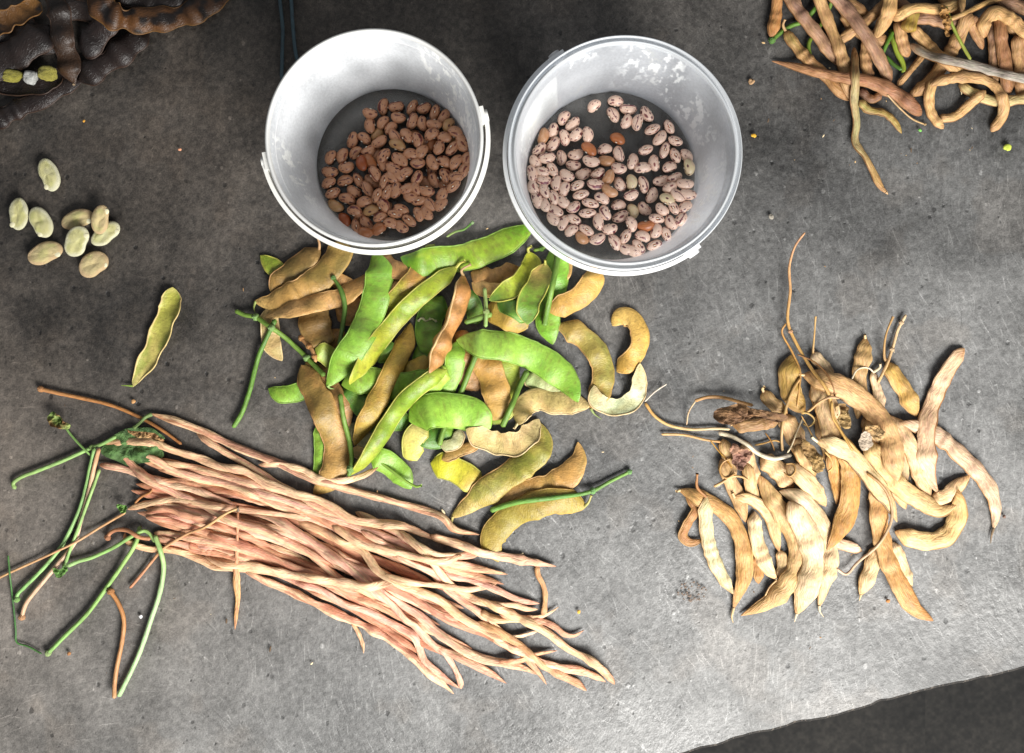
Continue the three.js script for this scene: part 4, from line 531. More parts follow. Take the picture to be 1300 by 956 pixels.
WS('pale curved stem rising through the tangle', T5_, [[570, 720], [565, 620], [575, 520], [600, 420], [640, 320], [685, 250]], 22, ['#c2a070', '#b3925c', '#b08a50']);
WS('stem bending from the arched pod into the tangle', T5_, [[935, 380], [870, 375], [800, 410], [740, 460], [690, 480]], 19, ['#c4a078', '#b58d50']);
WS('looped root in the middle of the tangle', T5_, [[690, 470], [740, 480], [775, 520], [740, 560], [700, 540]], 14, ['#c0a05c']);
WS('root ring below the white split stem', T5_, [[590, 800], [640, 800], [650, 850], [615, 880], [575, 850]], 12, ['#b18a50']);
WS('thick curled root ending left at the far left pod', T5_, [[130, 945], [180, 920], [250, 880], [310, 882], [355, 905]], 20, ['#d2a872', '#cfa66c'], { prof: [1.2, 0.9, 0.8] });
WS('fine brown root at the left of the tangle', T5_, [[110, 650], [160, 715], [220, 780], [250, 830]], 10, ['#c0923e']);
WS('small loop root left of the dry petals', T5_, [[260, 760], [190, 790], [170, 850], [210, 890], [270, 860]], 13, ['#bb9258']);
WS('fine stem from the dead leaf down to the pale joint', T5_, [[330, 440], [325, 480], [270, 530], [235, 560]], 12, ['#c3a068']);
WS('wiry root running down the big yellow brown pod', T5_, [[885, 400], [890, 500], [930, 570], [985, 660], [1020, 720]], 17, ['#c9a25c', '#bf9650']);
WS('pale fibres standing between the roots', T5_, [[700, 505], [660, 600], [625, 690], [600, 730]], 13, ['#d6c6a4']);
WS('dark root below the pale top pod', T5_, [[770, 640], [730, 560], [690, 490]], 12, ['#b28a46']);
WS('short root hanging under the pale top pod', T5_, [[840, 720], [880, 770], [890, 820], [860, 850]], 15, ['#c79a54']);
WS('thin stem edging the pale top pod and bending off at the bottom', Q_, [[240, 0], [310, 60], [345, 130], [346, 210], [292, 310], [200, 390], [150, 440], [108, 415]], 15, ['#a57c44', '#b59a78', '#c4a488']);
WS('tail fibre below the white pod', P_, [[585, 700], [545, 740], [522, 785]], 10, ['#cba878']);
WS('white hooked fibre near the olive upright pod', T6_, [[345, 290], [380, 225], [430, 205], [475, 215], [500, 240]], 15, ['#e0d2b8']);
// crumpled dead leaves
function leaf(name, label, win, outline, cols, amp, lift = 0.004, cat = 'leaf', folds = 2.2) {
  const px = win(outline), cx = px.reduce((a, p) => a + p[0], 0) / px.length, cy = px.reduce((a, p) => a + p[1], 0) / px.length;
  const cv = new THREE.CatmullRomCurve3(px.map(([x, y]) => new THREE.Vector3(x, y, 0)), true).getPoints(80).slice(0, -1), rings = 14, pos = [], col = [], uv = [], idx = [], c = hexes(cols), sd = podSeed++ * 5.1; let hi = 0;
  for (const v of cv) for (const t of [0.3, 0.6, 0.9]) hi = Math.max(hi, 0.8 * hAt(wx(lerp(cx, v.x, t), 0), wz(lerp(cy, v.y, t), 0)));
  const y0 = hi + lift, org = [wx(cx, y0), y0, wz(cy, y0)];
  for (let k = 0; k <= rings; k++) for (const v of cv) {
    const t = k / rings, x = lerp(cx, v.x, t), y = lerp(cy, v.y, t), f = n2(x / 14 * folds + sd, y / 14 * folds), f2 = n2(x / 5 * folds, y / 5 * folds + sd), h = amp * (f + 0.55 * f2 + 0.25 * n2(x / 2 + sd, y / 2)) + 0.25 * amp * t;
    pos.push(wx(x + f2 * 1.6, y0) - org[0], Math.max(h, 0.0004 - y0), wz(y + f * 1.6, y0) - org[2]); const q = ramp(c.length > 1 ? c : [c[0], c[0]], 0.5 + f * 0.7), m = 0.85 + 0.35 * f2; col.push((q.r ?? q[0]) * m, (q.g ?? q[1]) * m, (q.b ?? q[2]) * m); uv.push(x * K, y * K);
  }
  const m = cv.length; for (let k = 0; k < rings; k++) for (let j = 0; j < m; j++) { const a = k * m + j, b = k * m + (j + 1) % m; idx.push(a, a + m, b, b, a + m, b + m); }
  const top = pos.length / 3, th = 0.00035; for (let i = 0; i < top; i++) { pos.push(pos[3 * i], pos[3 * i + 1] - th, pos[3 * i + 2]); col.push(col[3 * i] * 0.95, col[3 * i + 1] * 0.95, col[3 * i + 2] * 0.95); uv.push(uv[2 * i], uv[2 * i + 1]); }
  const ni = idx.length; for (let i = 0; i < ni; i += 3) idx.push(idx[i] + top, idx[i + 2] + top, idx[i + 1] + top);
  for (let j = 0; j < m; j++) { const a = rings * m + j, b = rings * m + (j + 1) % m; idx.push(a, a + top, b, b, a + top, b + top); }
  const g = new THREE.BufferGeometry(); g.setAttribute('position', new THREE.Float32BufferAttribute(pos, 3)); g.setAttribute('color', new THREE.Float32BufferAttribute(col, 3)); g.setAttribute('uv', new THREE.Float32BufferAttribute(uv, 2)); g.setIndex(idx); g.computeVertexNormals();
  const o = thing(name, label, cat, null, ...org); part('blade', g, new THREE.MeshPhysicalMaterial({ vertexColors: true, map: poreC, bumpMap: wrinkH, bumpScale: 0.001, roughness: 0.75, side: THREE.DoubleSide }), o);
  return o;
}
leaf('dry_leaf', 'crumpled dark brown dead leaf at the left of the tan heap', T5_, [[125, 480], [160, 452], [230, 430], [290, 410], [360, 440], [450, 460], [560, 470], [600, 500], [560, 540], [470, 520], [360, 500], [260, 540], [200, 540], [140, 515]], ['#6a4a32', '#8f6a46', '#7a5638'], 0.004, 0.006, 'leaf', 1.2);
leaf('dry_leaf', 'small purple brown withered petals in the tan heap', T5_, [[225, 700], [260, 670], [310, 700], [370, 730], [350, 790], [300, 840], [255, 800], [260, 760]], ['#8f6456', '#ab8068'], 0.003, 0.004, 'leaf', 1.3);
leaf('dry_leaf', 'dark withered flower in the middle of the tan heap', T6_, [[225, 480], [290, 465], [320, 500], [330, 560], [345, 620], [300, 645], [255, 600], [225, 545]], ['#8a683e', '#b0905c', '#7a5a34'], 0.0035, 0.004, 'leaf', 1.3);
leaf('dry_leaf', 'brown withered calyx below the dark withered flower', T5_, [[700, 640], [760, 680], [820, 760], [830, 820], [780, 850], [740, 780], [700, 720]], ['#8d6c40', '#a88652'], 0.0035, 0.003, 'leaf', 1.2);
leaf('dry_leaf', 'whitish dried petal lump near the arched pod', T6_, [[405, 690], [440, 665], [480, 690], [500, 740], [470, 790], [410, 790], [400, 740]], ['#d5c4b4', '#c3ae9a'], 0.0014, 0.006, 'leaf', 1.0);
leaf('dry_leaf', 'small fluffy withered bits among the stems', T6_, [[430, 630], [500, 620], [560, 640], [580, 690], [520, 720], [470, 670]], ['#b48c5a', '#c4a070'], 0.002, 0.005, 'leaf', 1.5);

// ------------------------------------------------------------------ heap of brown pods at the upper right
const BRN = { cols: ['#bf9662', '#c69c68', '#b68c5a'], edge: '#c9a474', edgeAmt: 0.25, blotch: '#8f6844', blotchAmt: 0.35, r: 0.75, bumps: 6, bumpAmt: 0.2, wav: 0.07, wr: 0.06, crease: 0.06, endCol: '#8a5c34', skin: 'dry', seam: 1, seamR: 0.00045, seamCol: '#8a6238', ts: 0.07, te: 0.14, p: 0.5, q: 1, stripe: 0.35, stripeCol: '#8d6248', M: 18, stiff: 200 };
const PUR = { ...BRN, cols: ['#a07c62', '#a88260', '#b08a62'], blotch: '#705850', stripeCol: '#7d6256' };
const LTB = { ...BRN, cols: ['#d0aa74', '#caa26a', '#d2ae78'], blotch: '#b08a58', stripeCol: '#b08456' };
const TG = 'brown pods heaped at the upper right', TP = (label, win, pts, w, ...a) => pod('brown_bean_pod', label, TG, win, pts, w * 0.86, ...a);
for (const [i, a] of [[[160, -160], [300, -60], [470, 30], [560, 90]], [[520, -140], [640, -40], [760, 60], [880, 110]], [[820, -120], [930, 10], [1050, 120], [1100, 240]], [[1000, -90], [1150, -20], [1300, 40], [1440, 70]], [[1190, 60], [1260, 140], [1350, 210], [1450, 240]], [[700, 120], [800, 90], [950, 110], [1080, 90]], [[420, 60], [470, 130], [560, 180], [650, 210]]].entries()) TP('shaded brown pod deep in the upper right heap', D_, a, 72, i % 2 ? PUR : BRN);
stem('green_sprig', 'green stalk with a frayed end at the left of the brown heap', null, D_, [[65, 205], [110, 165], [170, 125], [225, 105], [295, 30], [360, -60]], 26, ['#5d8a3e', '#6a9a44', '#5b8c3a'], { node: [0.03] });
stem('green_sprig', 'green stalk looping under the two slanting brown pods', null, D_, [[262, 275], [256, 210], [320, 110], [365, 10], [380, -80]], 24, ['#7d9a40', '#6f9440']);
stem('green_sprig', 'thick green stalk hanging in the middle of the brown heap', null, D_, [[650, 140], [682, 250], [708, 300], [720, 358]], 30, ['#6b8c34', '#9db44e', '#98b04a']);
stem('green_sprig', 'thin green stalk beneath the grey purple pod', null, D_, [[612, 262], [640, 200], [665, 150]], 24, ['#5f9038']);
stem('green_sprig', 'short green stalk under the thick green stalk', null, D_, [[625, 270], [670, 315], [710, 340]], 22, ['#4f7c30']);
TP('long brown pod slanting down left behind the ring-shaped pod', D_, [[1040, 60], [985, 180], [905, 315], [830, 410], [742, 466]], 80, BRN);
TP('brown pod at the right edge standing upright', D_, [[1270, 170], [1282, 330], [1300, 490]], 82, BRN);
TP('slim brown upright pod left of the wide one at the right', D_, [[1140, 90], [1152, 250], [1150, 445]], 54, PUR);
TP('wide brown upright pod near the right edge', D_, [[1180, 70], [1192, 200], [1212, 330], [1226, 462]], 76, { ...BRN, cols: ['#a87850', '#9c6e46'] });
TP('brown pod standing upright behind the grey purple pod', D_, [[542, 190], [532, 300], [556, 395]], 62, BRN);
TP('short brown pod next to the thick green stalk', D_, [[692, 100], [708, 190], [738, 278]], 64, BRN);
TP('greenish tan pod joining the long horizontal pod from above left', D_, [[140, 148], [192, 222], [262, 302], [342, 372], [420, 460], [452, 488]], 64, { ...LTB, cols: ['#a58c4e', '#ad8250', '#a87a48'] }, { st: [[130, 120], [140, 95]] });
TP('purple brown pod slanting in from the top left', D_, [[100, -120], [160, -20], [212, 62], [284, 152], [352, 242], [405, 318]], 76, PUR);
TP('dark brown pod tip curled under the long horizontal pod', D_, [[498, 432], [560, 480], [610, 455]], 48, { ...PUR, cols: ['#6b4630', '#8d6038'] });
TP('thin tan pod slanting between the upright pods', D_, [[812, 268], [750, 342], [684, 420]], 36, BRN);
TP('tan pod lying slantwise at the top middle', D_, [[380, 215], [440, 172], [505, 125], [600, 40], [680, -40]], 56, BRN);
TP('tan pod sloping down right above the ring-shaped pod', D_, [[752, 130], [820, 202], [880, 262], [962, 332], [1050, 385]], 66, LTB);
TP('cream green pod passing behind the ring-shaped pod', D_, [[982, 402], [1060, 456], [1152, 490], [1300, 478], [1420, 450]], 58, { ...LTB, cols: ['#c9b77c', '#c4b27c'] });
TP('tan pod curving under the ring-shaped pod', D_, [[882, 574], [962, 566], [1040, 502], [1115, 440]], 52, LTB);
TP('curved tan pod left of the ring-shaped pod', D_, [[858, 385], [840, 470], [852, 552], [910, 625]], 58, LTB);
TP('thick tan pod bending over at the right', D_, [[1420, 230], [1302, 150], [1232, 90], [1165, 64], [1112, 100], [1106, 185]], 76, LTB);
TP('short olive pod at the top middle', D_, [[758, 50], [748, 105], [732, 158]], 84, { ...BRN, cols: ['#9a8a3c', '#b0923c'], blotchAmt: 0.1 });
TP('brown pod hanging at the far left of the brown heap', D_, [[105, -120], [103, 0], [98, 65], [86, 122], [70, 182]], 66, { ...LTB, cols: ['#a87a48', '#b07c44'] });
TP('tan brown pod slanting down to the open forked pod', D_, [[250, -120], [300, -20], [332, 62], [372, 162], [412, 262], [432, 350], [442, 440], [456, 484]], 68, LTB);
TP('grey purple pod running down to a blunt round end', D_, [[320, -110], [380, -20], [452, 62], [512, 142], [570, 232], [622, 330], [652, 402]], 76, PUR, { te: 0.08 });
TP('tan horizontal pods at the top of the brown heap', D_, [[660, 95], [760, 42], [900, 44], [1010, 10]], 62, LTB).userData.label = 'tan pod lying level at the very top right of centre';
TP('light tan pod slanting up right at the top', D_, [[925, 100], [1000, 70], [1100, 22], [1190, -10], [1300, -50]], 28, LTB);
TP('small tan tip pointing down at the top', D_, [[1000, -60], [998, 10], [1000, 70]], 42, LTB, { te: 0.4 });
TP('long tan pod lying level across slanting pods', D_, [[75, 296], [180, 320], [300, 352], [420, 376], [530, 392], [640, 432], [732, 492], [802, 560]], 68, { ...BRN, cols: ['#b98a5c', '#a87850', '#a06e4c'] }, { ts: 0.2, prof: [0.6, 0.8, 1, 1.1, 1.1], te: 0.06 });
TP('tan pod with a thin beak hanging at the top', D_, [[665, -110], [652, -20], [640, 62], [602, 140], [565, 188]], 82, LTB, { te: 0.3, tp: [[545, 210], [528, 228]] });
TP('open twisted pod pointing down out of the brown heap', D_, [[476, 228], [480, 330], [482, 410], [476, 490], [488, 600], [482, 690], [530, 762], [572, 842], [604, 905], [636, 938]], 46, { ...LTB, cols: ['#8d6238', '#9a8a5c', '#a8a070', '#b0935c', '#b08a50'], r: 0.6 }, { twist: 0.25, stripe: 0.6, stripeCol: '#6a5030', te: 0.1, tp: [[640, 944]] });
TP('small twisted yellow green pod below the long level pod', D_, [[500, 486], [545, 532], [622, 550], [672, 592], [706, 648]], 46, { ...LTB, cols: ['#a8a058', '#a08a48', '#b0a04c'] }, { twist: 0.2, te: 0.3 });
TP('grey striped pod lying across at the right', D_, [[744, 214], [830, 265], [950, 296], [1080, 326], [1200, 360], [1310, 384], [1420, 400]], 54, { ...BRN, cols: ['#a08a68', '#b0a898', '#b9b0a0'], blotch: '#7d7870', stripeCol: '#6f6a62', stripe: 0.6, edge: '#cfc4a8' });
TP('tan pod bent into an open ring', D_, [[1140, 640], [1195, 562], [1196, 482], [1152, 412], [1072, 380], [972, 378], [892, 395], [842, 414]], 58, LTB, { bumps: 8, ts: 0.05, te: 0.1 });
stem('dry_twig', 'thin dry stalk lying below the long level pod', null, D_, [[635, 458], [700, 528], [762, 580], [826, 606]], 10, ['#c0a070'], { node: [0.98] });
stem('green_sprig', 'slim green stalk hanging over the grey striped pod', null, D_, [[918, 30], [960, 140], [1002, 222], [1042, 292]], 18, ['#8aa452', '#a6b460']);
leaf('dry_leaf', 'tan torn husk beside the slim green stalk', D_, [[900, 20], [930, 40], [945, 100], [930, 180], [905, 110], [890, 60]], ['#a8783e', '#b98a50'], 0.003, 0.004);

// ------------------------------------------------------------------ dark pods at the upper left
const BLK = { cols: ['#221a19', '#2a201e', '#231b1a'], edge: '#4a3020', edgeAmt: 0.3, blotch: '#141011', blotchAmt: 0.5, r: 0.42, bumps: 4, bumpAmt: 0.5, wav: 0.13, wr: 0.05, crease: 0.03, skin: 'black', seam: 2, seamR: 0.0006, seamCol: '#3d2a1e', M: 24, stiff: 90, ts: 0.12, te: 0.18 };
const AMB = { ...BLK, cols: ['#553820', '#684424', '#3c281c'], blotch: '#1c1513', blotchAmt: 1.0, edge: '#86602f', seamCol: '#7d582c' };
const KG = 'blackened pods heaped at the upper left', KP = (label, ...a) => pod('black_bean_pod', label, KG, ...a);
KP('black pod hidden deepest at the top left corner', A_, [[-120, 180], [0, 150], [160, 180], [300, 260]], 150, BLK);
KP('black pod running along the top behind the amber one', A_, [[260, 20], [380, 50], [500, 60], [620, 20]], 130, BLK);
KP('dark pod at the top edge beneath the amber pod', A_, [[560, -60], [680, -10], [800, 10], [950, -40]], 110, BLK);
KP('black lobed pod along the lower edge of the dark heap', A_, [[-100, 640], [0, 592], [90, 545], [200, 500], [300, 445], [410, 405]], 96, BLK, { bumps: 4 });
KP('black lobed pod reaching out to the right on bare stone', A_, [[395, 405], [470, 352], [565, 292], [640, 232], [745, 160]], 128, BLK, { bumps: 3 });
const openPod = KP('opened black pod with pale seeds inside at the left edge', A_, [[-110, 380], [0, 405], [110, 430], [220, 405], [320, 350]], 120, BLK, { cup: true });
KP('stubby black pod with a rounded end in the middle', A_, [[575, 50], [520, 130], [455, 205], [390, 232]], 140, BLK, { bumps: 2, ts: 0.1, te: 0.12 });
KP('broad black pod at the left edge', A_, [[-150, 330], [-20, 315], [80, 272], [172, 200], [275, 135]], 165, BLK, { bumps: 3 });
KP('amber brown pod torn open at the top left corner', A_, [[-90, 190], [0, 120], [80, 75], [150, 42], [205, 15]], 100, { ...AMB, cols: ['#4a3018', '#684624', '#7a542a'] }, { te: 0.06, cup: true, edgeAmt: 0.6 });
KP('brown black pod hanging vertically in the middle of the dark heap', A_, [[258, -100], [278, 0], [305, 100], [312, 200], [342, 290], [352, 360], [375, 425]], 104, { ...BLK, cols: ['#2a1f1a', '#35261e', '#463020'] }, { bumps: 4, te: 0.2, tp: [[345, 440], [315, 448]], tpCol: '#a59070' });
KP('amber and black pod arching along the top edge', A_, [[430, -110], [485, -5], [545, 65], [650, 102], [765, 98], [880, 88], [985, 52], [1110, -12], [1180, -60]], 118, AMB, { bumps: 5, te: 0.2 });
{
  const r = rng(31); for (const [zx, zy, w, h, c, label, cat] of [[62, 380, 112, 62, '#b9b04e', 'yellow seed left of the white pith in the opened black pod', 'seed'], [155, 388, 66, 70, '#d8d8da', 'white pith between two yellow seeds in the opened black pod', 'pith'], [240, 368, 96, 70, '#b3a950', 'yellow seed right of the white pith in the opened black pod', 'seed']]) {
    const [[px, py]] = A_([[zx, zy]]), l = w / 3.939 * K / 2, q = h / 3.939 * K / 2, g0 = new THREE.SphereGeometry(1, 28, 20), p = g0.attributes.position, sd = r() * 50, col = [], cc = C(c); for (let i = 0; i < p.count; i++) { const f = 1 + 0.22 * n3(p.getX(i) * 1.6 + sd, p.getY(i) * 1.6, p.getZ(i) * 1.6) + 0.08 * n3(p.getX(i) * 5 + sd, p.getY(i) * 5, p.getZ(i) * 5), b = 0.9 + 0.3 * n3(p.getX(i) * 3, p.getY(i) * 3 + sd, p.getZ(i) * 3); p.setXYZ(i, p.getX(i) * f * l, p.getY(i) * f * 0.005, p.getZ(i) * f * q); col.push(cc.r * b, cc.g * b, cc.b * b); }
    g0.setAttribute('color', new THREE.Float32BufferAttribute(col, 3)); g0.computeVertexNormals(); const x = wx(px, 0.02), z = wz(py, 0.02), y = Math.max(0.012, hAt(x, z) + 0.001);
    const g = thing(cat === 'seed' ? 'lima_seed' : 'white_pith', label, cat, null, wx(px, y), y, wz(py, y)); part('skin', g0, new THREE.MeshPhysicalMaterial({ vertexColors: true, map: poreC, bumpMap: wrinkH, bumpScale: 0.0006, roughness: 0.5 }), g);
  }
}

// ------------------------------------------------------------------ bundle of long pink pods at the lower left
const PINK = { cols: ['#eeb296', '#eeb8a0', '#eaae90'], edge: '#f2d0a6', edgeAmt: 0.35, blotch: '#bd7a60', blotchAmt: 0.3, r: 0.55, bumps: 6, bumpAmt: 0.12, wav: 0.09, wr: 0.05, crease: 0.08, endCol: '#a86e4c', flut: 0.05, skin: 'dry', seam: 0, ts: 0.05, te: 0.08, p: 0.6, q: 1, stripe: 0.75, stripeCol: '#f0d2a8', twist: 0.34, M: 20, stiff: 320, sink: 0.003 };
const RED = { ...PINK, cols: ['#c8866a', '#cc8e70', '#c8886a'], stripeCol: '#d6a684', blotch: '#94533e' };
const CRP = { ...PINK, cols: ['#eecb9f', '#f0cfa8', '#ecc5a0'], stripeCol: '#d4987c', blotch: '#c29060', stripe: 0.5 };
const BG = 'long pink pods in the bundle', ID = R(0, 0, 1);
leaf('green_leaf', 'crumpled dark green leaf under the left end of the pink bundle', J_, [[560, 400], [600, 340], [680, 285], [760, 275], [850, 285], [910, 330], [880, 350], [900, 430], [780, 470], [700, 490], [630, 455]], ['#3f5c30', '#5f8248', '#4a6e36'], 0.003, 0.003, 'leaf', 0.9);
{
  const r = rng(88); // lower strands: they follow the lie of the bundle
  const topE = [[150, 570], [250, 590], [350, 612], [450, 650], [560, 690], [660, 712]], botE = [[175, 690], [260, 708], [360, 735], [440, 775], [520, 825], [590, 862]];
  const at = (e, t) => { const x = t * 5, i = Math.min(4, Math.floor(x)), f = x - i; return [lerp(e[i][0], e[i + 1][0], f), lerp(e[i][1], e[i + 1][1], f)]; };
  for (let k = 0; k < 20; k++) { const a = 0.03 + 0.94 * ((k * 0.618) % 1), b = clamp(a + (r() - 0.5) * 0.3, 0.04, 0.97), s = r() * 0.12, e = 0.84 + r() * 0.16, pts = []; for (let i = 0; i <= 6; i++) { const t = lerp(s, e, i / 6), m = lerp(a, b, i / 6), p = at(topE, t), q = at(botE, t); pts.push([lerp(p[0], q[0], m) + (r() - 0.5) * 6, lerp(p[1], q[1], m) + (r() - 0.5) * 8]); } pod('cowpea_pod', 'slender pink pod of the lower strands in the long bundle', 'lower strands of the pink bundle', ID, pts, 9 + r() * 2.5, [RED, PINK, PINK, RED][k % 4]); }
}
const CP = (label, win, pts, w, ...a) => pod('cowpea_pod', label, BG, win, pts, w * 0.82, ...a), UP = 'slender wrinkled pink pod among the upper strands of the bundle';
CP('pink pod starting at the left just below the crumpled green leaf', J_, [[545, 475], [660, 495], [780, 530], [900, 580], [1020, 600], [1180, 655], [1330, 720]], 46, PINK);
CP('reddish pod at the left end, first below the pale level pod', J_, [[800, 740], [900, 720], [1040, 760], [1180, 800], [1320, 860], [1500, 930]], 48, RED);
CP('reddish pod at the left end, second below the pale level pod', J_, [[800, 765], [930, 785], [1080, 832], [1200, 872], [1330, 915], [1480, 980]], 48, RED);
CP('pink pod at the left end beside the top of the looped pale green stalk', J_, [[845, 852], [950, 862], [1060, 882], [1250, 920], [1420, 980]], 46, PINK);
CP('pink pod at the left end lying directly above the cream lower edge pod', K_, [[840, 52], [1000, 92], [1130, 112], [1310, 165], [1500, 230]], 46, PINK);
CP('short reddish pod showing in a gap at the left of the bundle', K_, [[1030, 92], [1110, 122], [1220, 145], [1330, 175]], 44, RED);
CP(UP, L_, [[60, 60], [250, 122], [420, 190], [520, 242], [600, 312], [700, 392], [800, 432], [900, 505]], 48, PINK);
CP(UP, L_, [[0, 150], [150, 192], [300, 250], [430, 312], [560, 362], [700, 402], [830, 425]], 50, RED);
const JN = (label, la, mb, w, st, o) => CP(label, ID, [...L_(la), ...M_(mb)], w, st, o);
JN('reddish pod low in the middle, seen in the gaps of the right half', [[700, 320], [850, 385], [960, 430], [1040, 465]], [[130, 530], [260, 590], [390, 640], [470, 700]], 11, RED);
JN('twisted pale pod ending in a dark dry curl under the mustard tan pod', [[760, 40], [860, 90], [970, 140], [1060, 200]], [[100, 192], [200, 202], [330, 178], [360, 160]], 12.5, PINK);
JN('pink strand slanting down to the right just below the twisted pale pod', [[780, 130], [900, 200], [1000, 262]], [[80, 292], [150, 372], [240, 442], [330, 502], [420, 582], [505, 640]], 11, PINK);
JN('pink strand running to a blunt end at the lower right', [[300, 100], [430, 140], [530, 182], [640, 262], [760, 332], [880, 432], [1000, 512], [1080, 560]], [[100, 612], [230, 702], [350, 762], [500, 792], [600, 822], [655, 850]], 12.5, { ...PINK, cols: ['#e0ae98', '#e0a992', '#e6c09a'] });
JN('long straight cream pod crossing the right end of the bundle', [[430, 80], [560, 122], [690, 192], [800, 242], [870, 332], [960, 392], [1060, 432]], [[120, 442], [250, 542], [400, 622], [480, 662], [570, 732], [650, 822], [710, 905]], 12.5, CRP);
JN('long pink pod running from the dry knot of the hanging pod to the bottom right', [[170, 30], [330, 62], [450, 132], [560, 202], [660, 272], [760, 352], [860, 442], [950, 512], [1010, 582], [1060, 615]], [[100, 700], [200, 742], [300, 792], [400, 842], [490, 900]], 12.5, PINK);
JN('pink pod second from the lowest along the lower side', [[190, 290], [320, 332], [480, 392], [600, 442], [700, 502], [820, 542], [920, 592], [1000, 632], [1060, 672]], [[40, 782], [90, 825], [160, 880], [230, 925]], 12.5, PINK);
CP('pod end with white flecks at its tip right of the bundle', M_, [[-150, 190], [-30, 240], [80, 282], [190, 312], [330, 342], [450, 392], [560, 442], [672, 460]], 44, PINK);
CP('pod end just below the white-flecked one', M_, [[-100, 60], [-20, 130], [60, 212], [160, 332], [300, 432], [440, 470], [540, 472], [600, 490], [662, 492]], 46, CRP);
CP(UP, M_, [[-180, 300], [-80, 335], [0, 352], [120, 362], [270, 382], [380, 370], [442, 346]], 40, CRP, { te: 0.2 });
CP('top pink pod, its left end attached to a green stub', J_, [[825, 195], [960, 235], [1090, 282], [1200, 332], [1300, 378], [1430, 430], [1560, 480], [1690, 545], [1900, 608], [2200, 690], [2430, 765], [2500, 830], [2640, 862]], 52, { ...PINK, cols: ['#c69068', '#c8937a', '#bf8c72', '#c49674'] }, { bumps: 9, st: [[800, 215], [770, 245], [735, 275]], stCol: '#7d9a58', stR: 0.0016 });
CP('second pink pod just under the top one', J_, [[1080, 300], [1200, 382], [1300, 442], [1400, 500], [1525, 580], [1620, 632], [1820, 740], [2000, 800]], 46, PINK);
CP('pinkish pod lying apart above the others under the big brown pod', H_, [[200, 540], [320, 540], [430, 565], [520, 610], [650, 625], [760, 595], [835, 550]], 40, PINK);
CP('pale cream pod arching from the left stalk joint across the bundle', J_, [[550, 372], [680, 350], [830, 352], [960, 400], [1100, 442], [1220, 490], [1340, 512], [1464, 580], [1608, 632], [1733, 665], [1837, 715], [1941, 780], [2080, 800], [2203, 812], [2340, 862], [2430, 900]], 58, CRP, { bumps: 9 });
CP('cream pod whose right end points out to the right', ID, [[545, 680], [585, 692], [610, 702], [637, 707], [678, 714], [706, 719]], 15, CRP, { te: 0.25 });
CP('pink pod with a pale pointed tip beside the crumpled green leaf', J_, [[660, 410], [840, 445], [940, 502], [1060, 542], [1180, 570], [1310, 600], [1480, 680], [1700, 760]], 54, PINK);
CP('pink pod crossing its neighbours diagonally from the left stalk joint', J_, [[610, 392], [700, 452], [790, 540], [900, 602], [1000, 652], [1130, 705], [1300, 795], [1450, 840], [1640, 930], [1850, 1050]], 52, PINK);
CP('pale pod arching level at the left of the bundle', J_, [[700, 722], [820, 690], [960, 666], [1100, 690], [1300, 722], [1500, 745], [1700, 770]], 44, CRP);
CP(UP, L_, [[640, 100], [760, 182], [860, 222], [1000, 252], [1200, 292], [1300, 260]], 56, CRP);
CP('cream pod along the lower left edge of the bundle with a curled end', K_, [[690, 25], [690, 65], [800, 112], [950, 126], [1100, 172], [1180, 212], [1310, 222], [1480, 240], [1700, 280], [1900, 300]], 52, CRP);
CP('cream striped pod along the lower side of the bundle', L_, [[0, 262], [100, 300], [250, 312], [400, 350], [600, 386], [730, 402], [830, 418], [950, 396], [985, 402]], 52, CRP);
CP('lowest pod of the bundle with a scalloped edge', L_, [[190, 332], [290, 382], [430, 442], [560, 502], [680, 562], [780, 602], [880, 652], [960, 702], [1050, 772], [1120, 842], [1200, 905], [1260, 960]], 54, { ...PINK, cols: ['#cf9f80', '#c48a6a', '#c98f74', '#cf9f86'] }, { bumps: 9, wav: 0.15 });
CP('thin pink pod twisting down at the bottom of the bundle', M_, [[90, 690], [140, 722], [195, 800], [235, 890], [240, 930]], 38, PINK);
CP('flat pod ending in an upturned point at the right of the bundle', M_, [[340, 500], [430, 545], [560, 547], [680, 532], [735, 507], [776, 478]], 40, CRP, { te: 0.35 });
CP('dry split pod end curving near the upturned point', M_, [[380, 530], [440, 590], [500, 640], [560, 640], [662, 612]], 28, CRP);
CP('reddish pod with a curved tip right of the bundle', M_, [[450, 520], [530, 540], [600, 550], [690, 560], [762, 592], [812, 630], [862, 636], [916, 606]], 46, RED, { te: 0.35 });
CP('long pod with a lumpy end reaching furthest to the lower right', M_, [[330, 430], [450, 490], [560, 540], [650, 582], [742, 642], [832, 712], [932, 762], [1012, 822], [1062, 872], [1085, 905]], 56, CRP, { te: 0.05 });
CP('short pod tip pointing right near the lower right end', M_, [[430, 790], [560, 775], [632, 745], [702, 730], [768, 718]], 40, RED, { te: 0.35 });
CP('pink pod lying low toward the lower right end', M_, [[400, 640], [500, 700], [600, 745], [680, 782], [780, 812], [900, 832], [1000, 870], [1035, 892]], 50, PINK);
CP('tan pod at the bottom right of the bundle', M_, [[330, 560], [430, 605], [520, 660], [590, 712], [690, 802], [780, 852], [880, 900], [930, 940]], 50, { ...CRP, cols: ['#c69868', '#cf9f78'] });
CP('dry tan pod hanging down from the cream tip to the upturned one', M_, [[658, 250], [662, 300], [692, 362], [702, 432], [692, 535]], 40, { ...CRP, cols: ['#cfa06c', '#c99a68'] }, { bumps: 3 });
